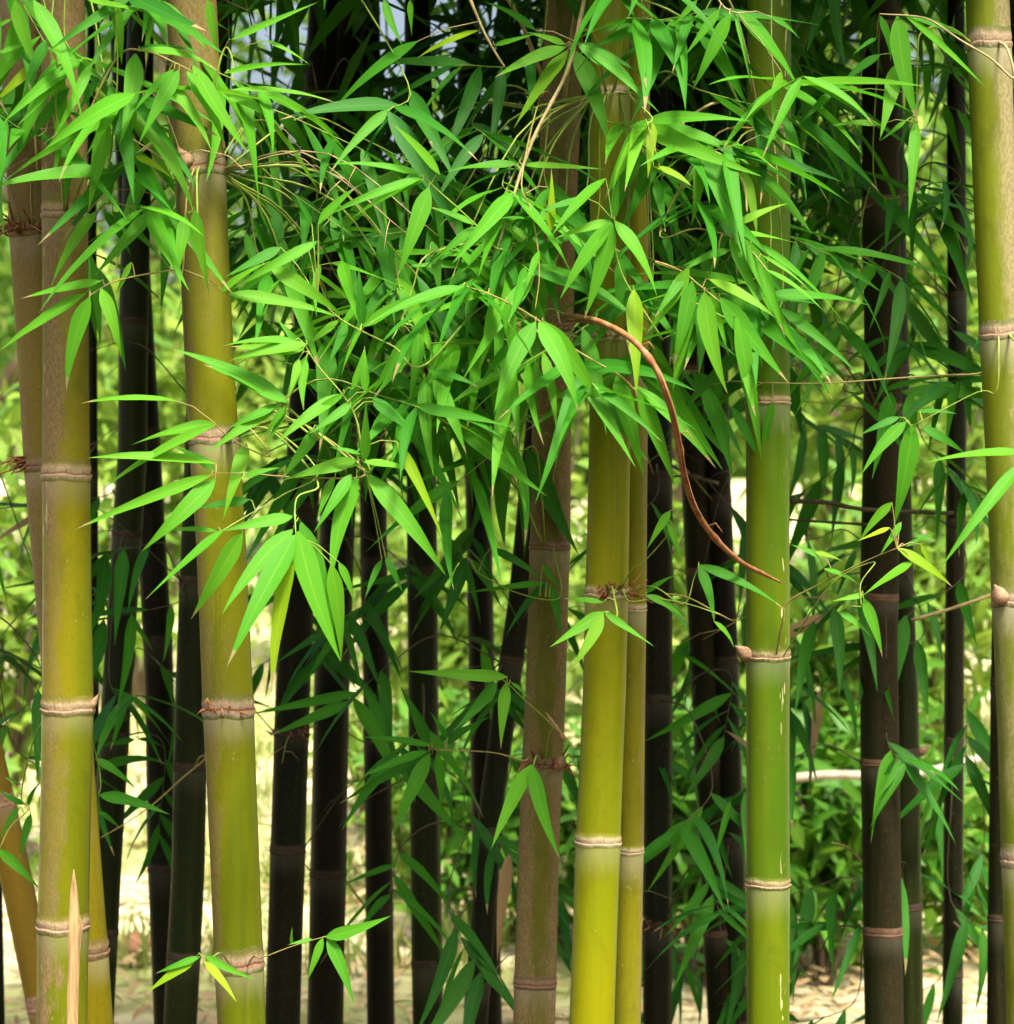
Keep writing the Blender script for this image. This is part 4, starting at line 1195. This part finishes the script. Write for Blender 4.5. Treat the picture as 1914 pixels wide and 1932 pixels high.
# ------------------------------------------------------------------ background: shrubs, trees, far wood, litter, stone, pole
def shrub(label, px, Y, h, rx, ry, n, leaf, mat='fol_sun', wide=0.42, name='shrub', zlo=0.08):
    x = (px - W / 2) * Y / F
    base = Vector((x, Y, float(ground_z(Y)) - 0.02))
    root = empty(name, base, label, 'shrub', 'sunlit shrubs behind the clump')
    g = Geo()
    tips = []
    for i in range(9):
        a = RNG.uniform(0, 2 * math.pi)
        e = Vector((math.cos(a) * rx * RNG.uniform(.2, .8), math.sin(a) * ry * RNG.uniform(.2, .8), h * RNG.uniform(.55, .95)))
        m = e * 0.5 + Vector((RNG.normal(0, .05), RNG.normal(0, .05), h * 0.08))
        sp = smooth_path([Vector((e.x * .08, e.y * .08, 0)), m, e], 8)
        g.tube(sp, np.linspace(0.014, 0.004, 8) * (0.6 + 0.3 * h), 6)
        tips += [np.array(sp[j]) for j in (3, 5, 6, 7)]
    g.build('stems', M['bark'], root)
    k = max(8, n // 26)
    th = RNG.uniform(0, 2 * math.pi, k)
    rr = np.sqrt(RNG.random(k))
    zz = RNG.uniform(zlo, 1.0, k)
    env = np.sqrt(np.clip(1 - (zz - 0.42) ** 2 / 0.36, 0.05, 1))
    cen = np.stack([np.cos(th) * rr * rx * env, np.sin(th) * rr * ry * env, zz * h], 1)
    cen[:min(k, len(tips))] = np.array(tips)[:min(k, len(tips))]
    pos = np.repeat(cen, 26, axis=0) + RNG.normal(0, 0.11 * (0.6 + 0.3 * h), (k * 26, 3))
    pos[:, 2] = np.maximum(pos[:, 2], 0.02)
    d = RNG.normal(0, 0.8, pos.shape) + np.array([0, -0.45, -0.15])
    L = leaf * RNG.uniform(0.6, 1.3, len(pos))
    me = foliage_mesh('foliage', pos, d, L, L * wide, M[mat])
    mesh_obj('foliage', me, root)['kind'] = 'stuff'


SHRUBS = [
    ('low sunlit bush far left, beyond the leaning brown culm', -10, 8.6, 1.9, 0.5, 0.5, 1300, 0.12),
    ('sunlit bush seen in the gap left of the green-yellow second culm', 255, 13.0, 2.6, 0.8, 0.7, 1600, 0.15),
    ('small bush on the pale ground between the dark culms, left of centre', 690, 9.8, 0.62, 0.30, 0.25, 500, 0.07),
    ('sunlit bush behind the dark green-black culm', 850, 9.4, 1.55, 0.42, 0.4, 1200, 0.12),
    ('bush behind the grey-brown middle culm', 1010, 9.0, 1.35, 0.35, 0.4, 1100, 0.08),
    ('leafy bush right of the thin ochre culm', 1290, 8.2, 1.6, 0.40, 0.4, 1300, 0.12),
    ('broad bright bush right of the fresh green culm, lower part', 1560, 8.5, 1.45, 0.45, 0.45, 1200, 0.16, 'fol_tree', 0.25),
    ('tall bright bush right of the fresh green culm, upper part', 1590, 11.2, 3.4, 0.75, 0.7, 1500, 0.20, 'fol_sun', 0.24),
    ('bright bush between the dark pair and the right edge', 1765, 9.0, 2.1, 0.42, 0.45, 1100, 0.17, 'fol_sun', 0.22),
    ('bright bush behind the right edge culm', 1930, 10.5, 3.2, 0.75, 0.7, 1500, 0.19, 'fol_tree', 0.24),
    ('low dark green bush at the bottom, left of the fresh green culm', 1320, 7.0, 0.95, 0.26, 0.3, 900, 0.13, 'fol_shade', 0.3),
    ('low dark green bush at the bottom, right of the fresh green culm', 1560, 7.1, 0.80, 0.26, 0.3, 900, 0.13, 'fol_shade', 0.3),
    ('low green bush at the bottom between slanting and grey-brown culms', 915, 7.6, 0.85, 0.26, 0.3, 700, 0.12, 'fol_shade', 0.3),
    ('low green bush at the bottom right corner', 1830, 7.6, 0.62, 0.24, 0.3, 500, 0.12, 'fol_sun', 0.32),
    ('low green bush at the bottom behind the yellow culm pair', 1140, 7.5, 0.95, 0.24, 0.3, 700, 0.14, 'fol_shade', 0.25),
    ('low bush at the bottom behind the dark pair at right', 1690, 7.4, 0.85, 0.22, 0.3, 700, 0.14, 'fol_shade', 0.25),
    ('knee-high bush on the pale ground left of the slanting culm', 790, 8.4, 0.75, 0.22, 0.25, 600, 0.10, 'fol_sun', 0.3),
    ('light green bush behind the dark culms left of centre', 560, 14.5, 2.0, 0.9, 0.7, 1700, 0.11),
    ('light green bush behind the middle of the clump', 960, 13.5, 2.3, 0.9, 0.8, 2100, 0.11),
]
for s in SHRUBS:
    shrub(*s)


def tree(label, px, Y, h, rx, n, leaf, mat='fol_tree', trunk=0.14, base_h=0.25):
    x = (px - W / 2) * Y / F
    base = Vector((x, Y, float(ground_z(Y)) - 0.05))
    root = empty('broadleaf_tree', base, label, 'tree', 'trees behind the clearing')
    g = Geo()
    top = Vector((RNG.normal(0, .2), RNG.normal(0, .2), h * 0.8))
    sp = smooth_path([Vector((0, 0, 0)), Vector((RNG.normal(0, .1), RNG.normal(0, .1), h * 0.35)), top], 12)
    g.tube(sp, np.linspace(trunk, trunk * 0.3, 12), 10)
    ends = [np.array(tuple(top))]
    for i in range(13):
        j = 3 + i % 8
        s = Vector(sp[j])
        a = i * 2.4 + RNG.uniform(-.4, .4)
        e = s + Vector((math.cos(a) * rx * RNG.uniform(.45, .85), math.sin(a) * rx * RNG.uniform(.45, .85), h * RNG.uniform(.06, .22)))
        m = s.lerp(e, .5) + Vector((0, 0, h * 0.03))
        q = smooth_path([s, m, e], 7)
        g.tube(q, np.linspace(trunk * 0.4, trunk * 0.08, 7), 7)
        ends += [np.array(q[4]), np.array(q[6])]
    g.build('trunk', M['bark'], root)
    k = max(20, n // 40)
    th = RNG.uniform(0, 2 * math.pi, k)
    rr = np.sqrt(RNG.random(k))
    zz = RNG.uniform(base_h, 1.0, k)
    env = np.sqrt(np.clip(1 - (zz - 0.55) ** 2 / 0.22, 0.03, 1))
    cen = np.stack([np.cos(th) * rr * rx * env, np.sin(th) * rr * rx * env, zz * h], 1)
    m_ = min(k // 2, len(ends))
    cen[:m_] = np.array(ends)[:m_]
    pos = np.repeat(cen, 40, axis=0) + RNG.normal(0, 0.26, (k * 40, 3))
    d = RNG.normal(0, 0.8, pos.shape) + np.array([0, -0.3, -0.3])
    L = leaf * RNG.uniform(0.6, 1.3, len(pos))
    me = foliage_mesh('crown', pos, d, L, L * 0.45, M[mat])
    mesh_obj('crown', me, root)['kind'] = 'stuff'


TREES = [
    ('tree standing behind the far left edge', -60, 17.0, 7.2, 2.0, 5200, 0.17),
    ('tree behind the gap between the two leftmost culms', 270, 20.0, 7.0, 2.1, 5200, 0.18),
    ('short tree with sky above it, left of centre', 620, 21.0, 3.3, 2.0, 4600, 0.18),
    ('short tree with sky above it, behind the middle', 960, 19.0, 3.2, 1.9, 4600, 0.17),
    ('tall tree behind the yellow culm pair', 1260, 18.0, 6.6, 1.9, 5200, 0.17),
    ('tall bright tree right of the fresh green culm', 1570, 17.0, 7.4, 2.0, 6000, 0.17),
    ('tall tree behind the right edge', 1880, 18.0, 7.6, 2.1, 6000, 0.17),
]
for t_ in TREES:
    tree(*t_)

# far wood: one mass
n = 9000
pos = np.stack([RNG.uniform(-26, 26, n), RNG.uniform(33, 42, n), np.zeros(n)], 1)
hh = 3.6 + 0.9 * np.sin(pos[:, 0] * 0.5) + 0.6 * np.sin(pos[:, 0] * 1.3)
pos[:, 2] = ground_z(pos[:, 1]) + RNG.random(n) * hh
L = 0.75 * RNG.uniform(0.6, 1.3, n)
o = mesh_obj('distant_wood', foliage_mesh('distant_wood', pos, RNG.normal(0, 0.8, pos.shape) + np.array([0, -.3, -.3]), L, L * 0.5, M['fol_tree']))
tag(o, 'far green wood behind the clearing', 'wood', kind='stuff')

# fallen leaves and grass on the sunlit ground
n = 9000
yy = 5.6 + 13 * RNG.random(n) ** 1.6
xx = RNG.uniform(-0.30, 0.30, n) * yy
pos = np.stack([xx, yy, ground_z(yy) + 0.035 + 0.035 * RNG.random(n)], 1)
d = RNG.normal(0, 1, pos.shape) * np.array([1, 1, 0.15])
L = RNG.uniform(0.05, 0.15, n)
o = mesh_obj('leaf_litter', foliage_mesh('leaf_litter', pos, d, L, L * 0.22, M['litter'], normal=RNG.normal(0, .25, (n, 3)) + np.array([0, 0, 1.0])))
tag(o, 'dry tan leaves scattered over the pale ground', 'leaf litter', kind='stuff')
tuft = RNG.uniform(-0.3, 0.3, 260)
ty = 7.2 + 11 * RNG.random(260) ** 1.3
n = 260 * 26
pos = np.stack([np.repeat(tuft * ty, 26), np.repeat(ty, 26), np.zeros(n)], 1)
pos[:, :2] += RNG.normal(0, 0.07, (n, 2))
pos[:, 2] = ground_z(pos[:, 1]) - 0.01
d = RNG.normal(0, 0.42, (n, 3)) + np.array([0, 0, 1.0])
L = RNG.uniform(0.08, 0.26, n)
o = mesh_obj('grass', foliage_mesh('grass', pos, d, L, L * 0.06, M['grass']))
tag(o, 'tufts of yellow-green grass on the pale ground', 'grass', kind='stuff')


def stone():
    Y = 7.45
    c = P(256, 1832, Y)
    gz = float(ground_z(Y))
    r = 0.062
    nu, nv = 18, 10
    v, f = [], []
    for i in range(nv + 1):
        ph = -math.pi / 2 + math.pi * i / nv
        for j in range(nu):
            a = 2 * math.pi * j / nu
            k = 1 + 0.10 * math.sin(3 * a + 2 * ph) + 0.07 * math.sin(5 * a - 3 * ph) + random.uniform(-.02, .02)
            v.append((r * k * 1.05 * math.cos(ph) * math.cos(a), r * k * math.cos(ph) * math.sin(a), r * 0.9 * k * math.sin(ph) + r * 0.55))
    for i in range(nv):
        for j in range(nu):
            a, b = i * nu + j, i * nu + (j + 1) % nu
            f.append((a, b, b + nu, a + nu))
    o = mesh_obj('stone', mesh_np('stone', v, [(4, np.array(f))], M['stone']), loc=(c.x, Y, gz))
    tag(o, 'small reddish-brown stone on the pale ground at bottom left', 'stone')


stone()


def pole():
    a, b = P(1415, 1488, 6.6), P(2080, 1408, 6.6)
    d = (b - a).normalized()
    base = Vector((a.x, a.y, a.z))
    n = 30
    pts = [a + d * ((b - a).length * k / (n - 1)) + Vector((0, 0, 0.015 * math.sin(k * 0.35))) - base for k in range(n)]
    rad = [0.0135 * (1.12 if k % 7 == 3 else 1) for k in range(n)]
    g = Geo()
    g.tube(pts, rad, 9)
    o = g.build('fallen_pole', M['dead_wood'], loc=base)
    tag(o, 'pale grey dead pole lying almost level behind the dark pair at right', 'pole')


pole()
print('objects', len(bpy.data.objects))
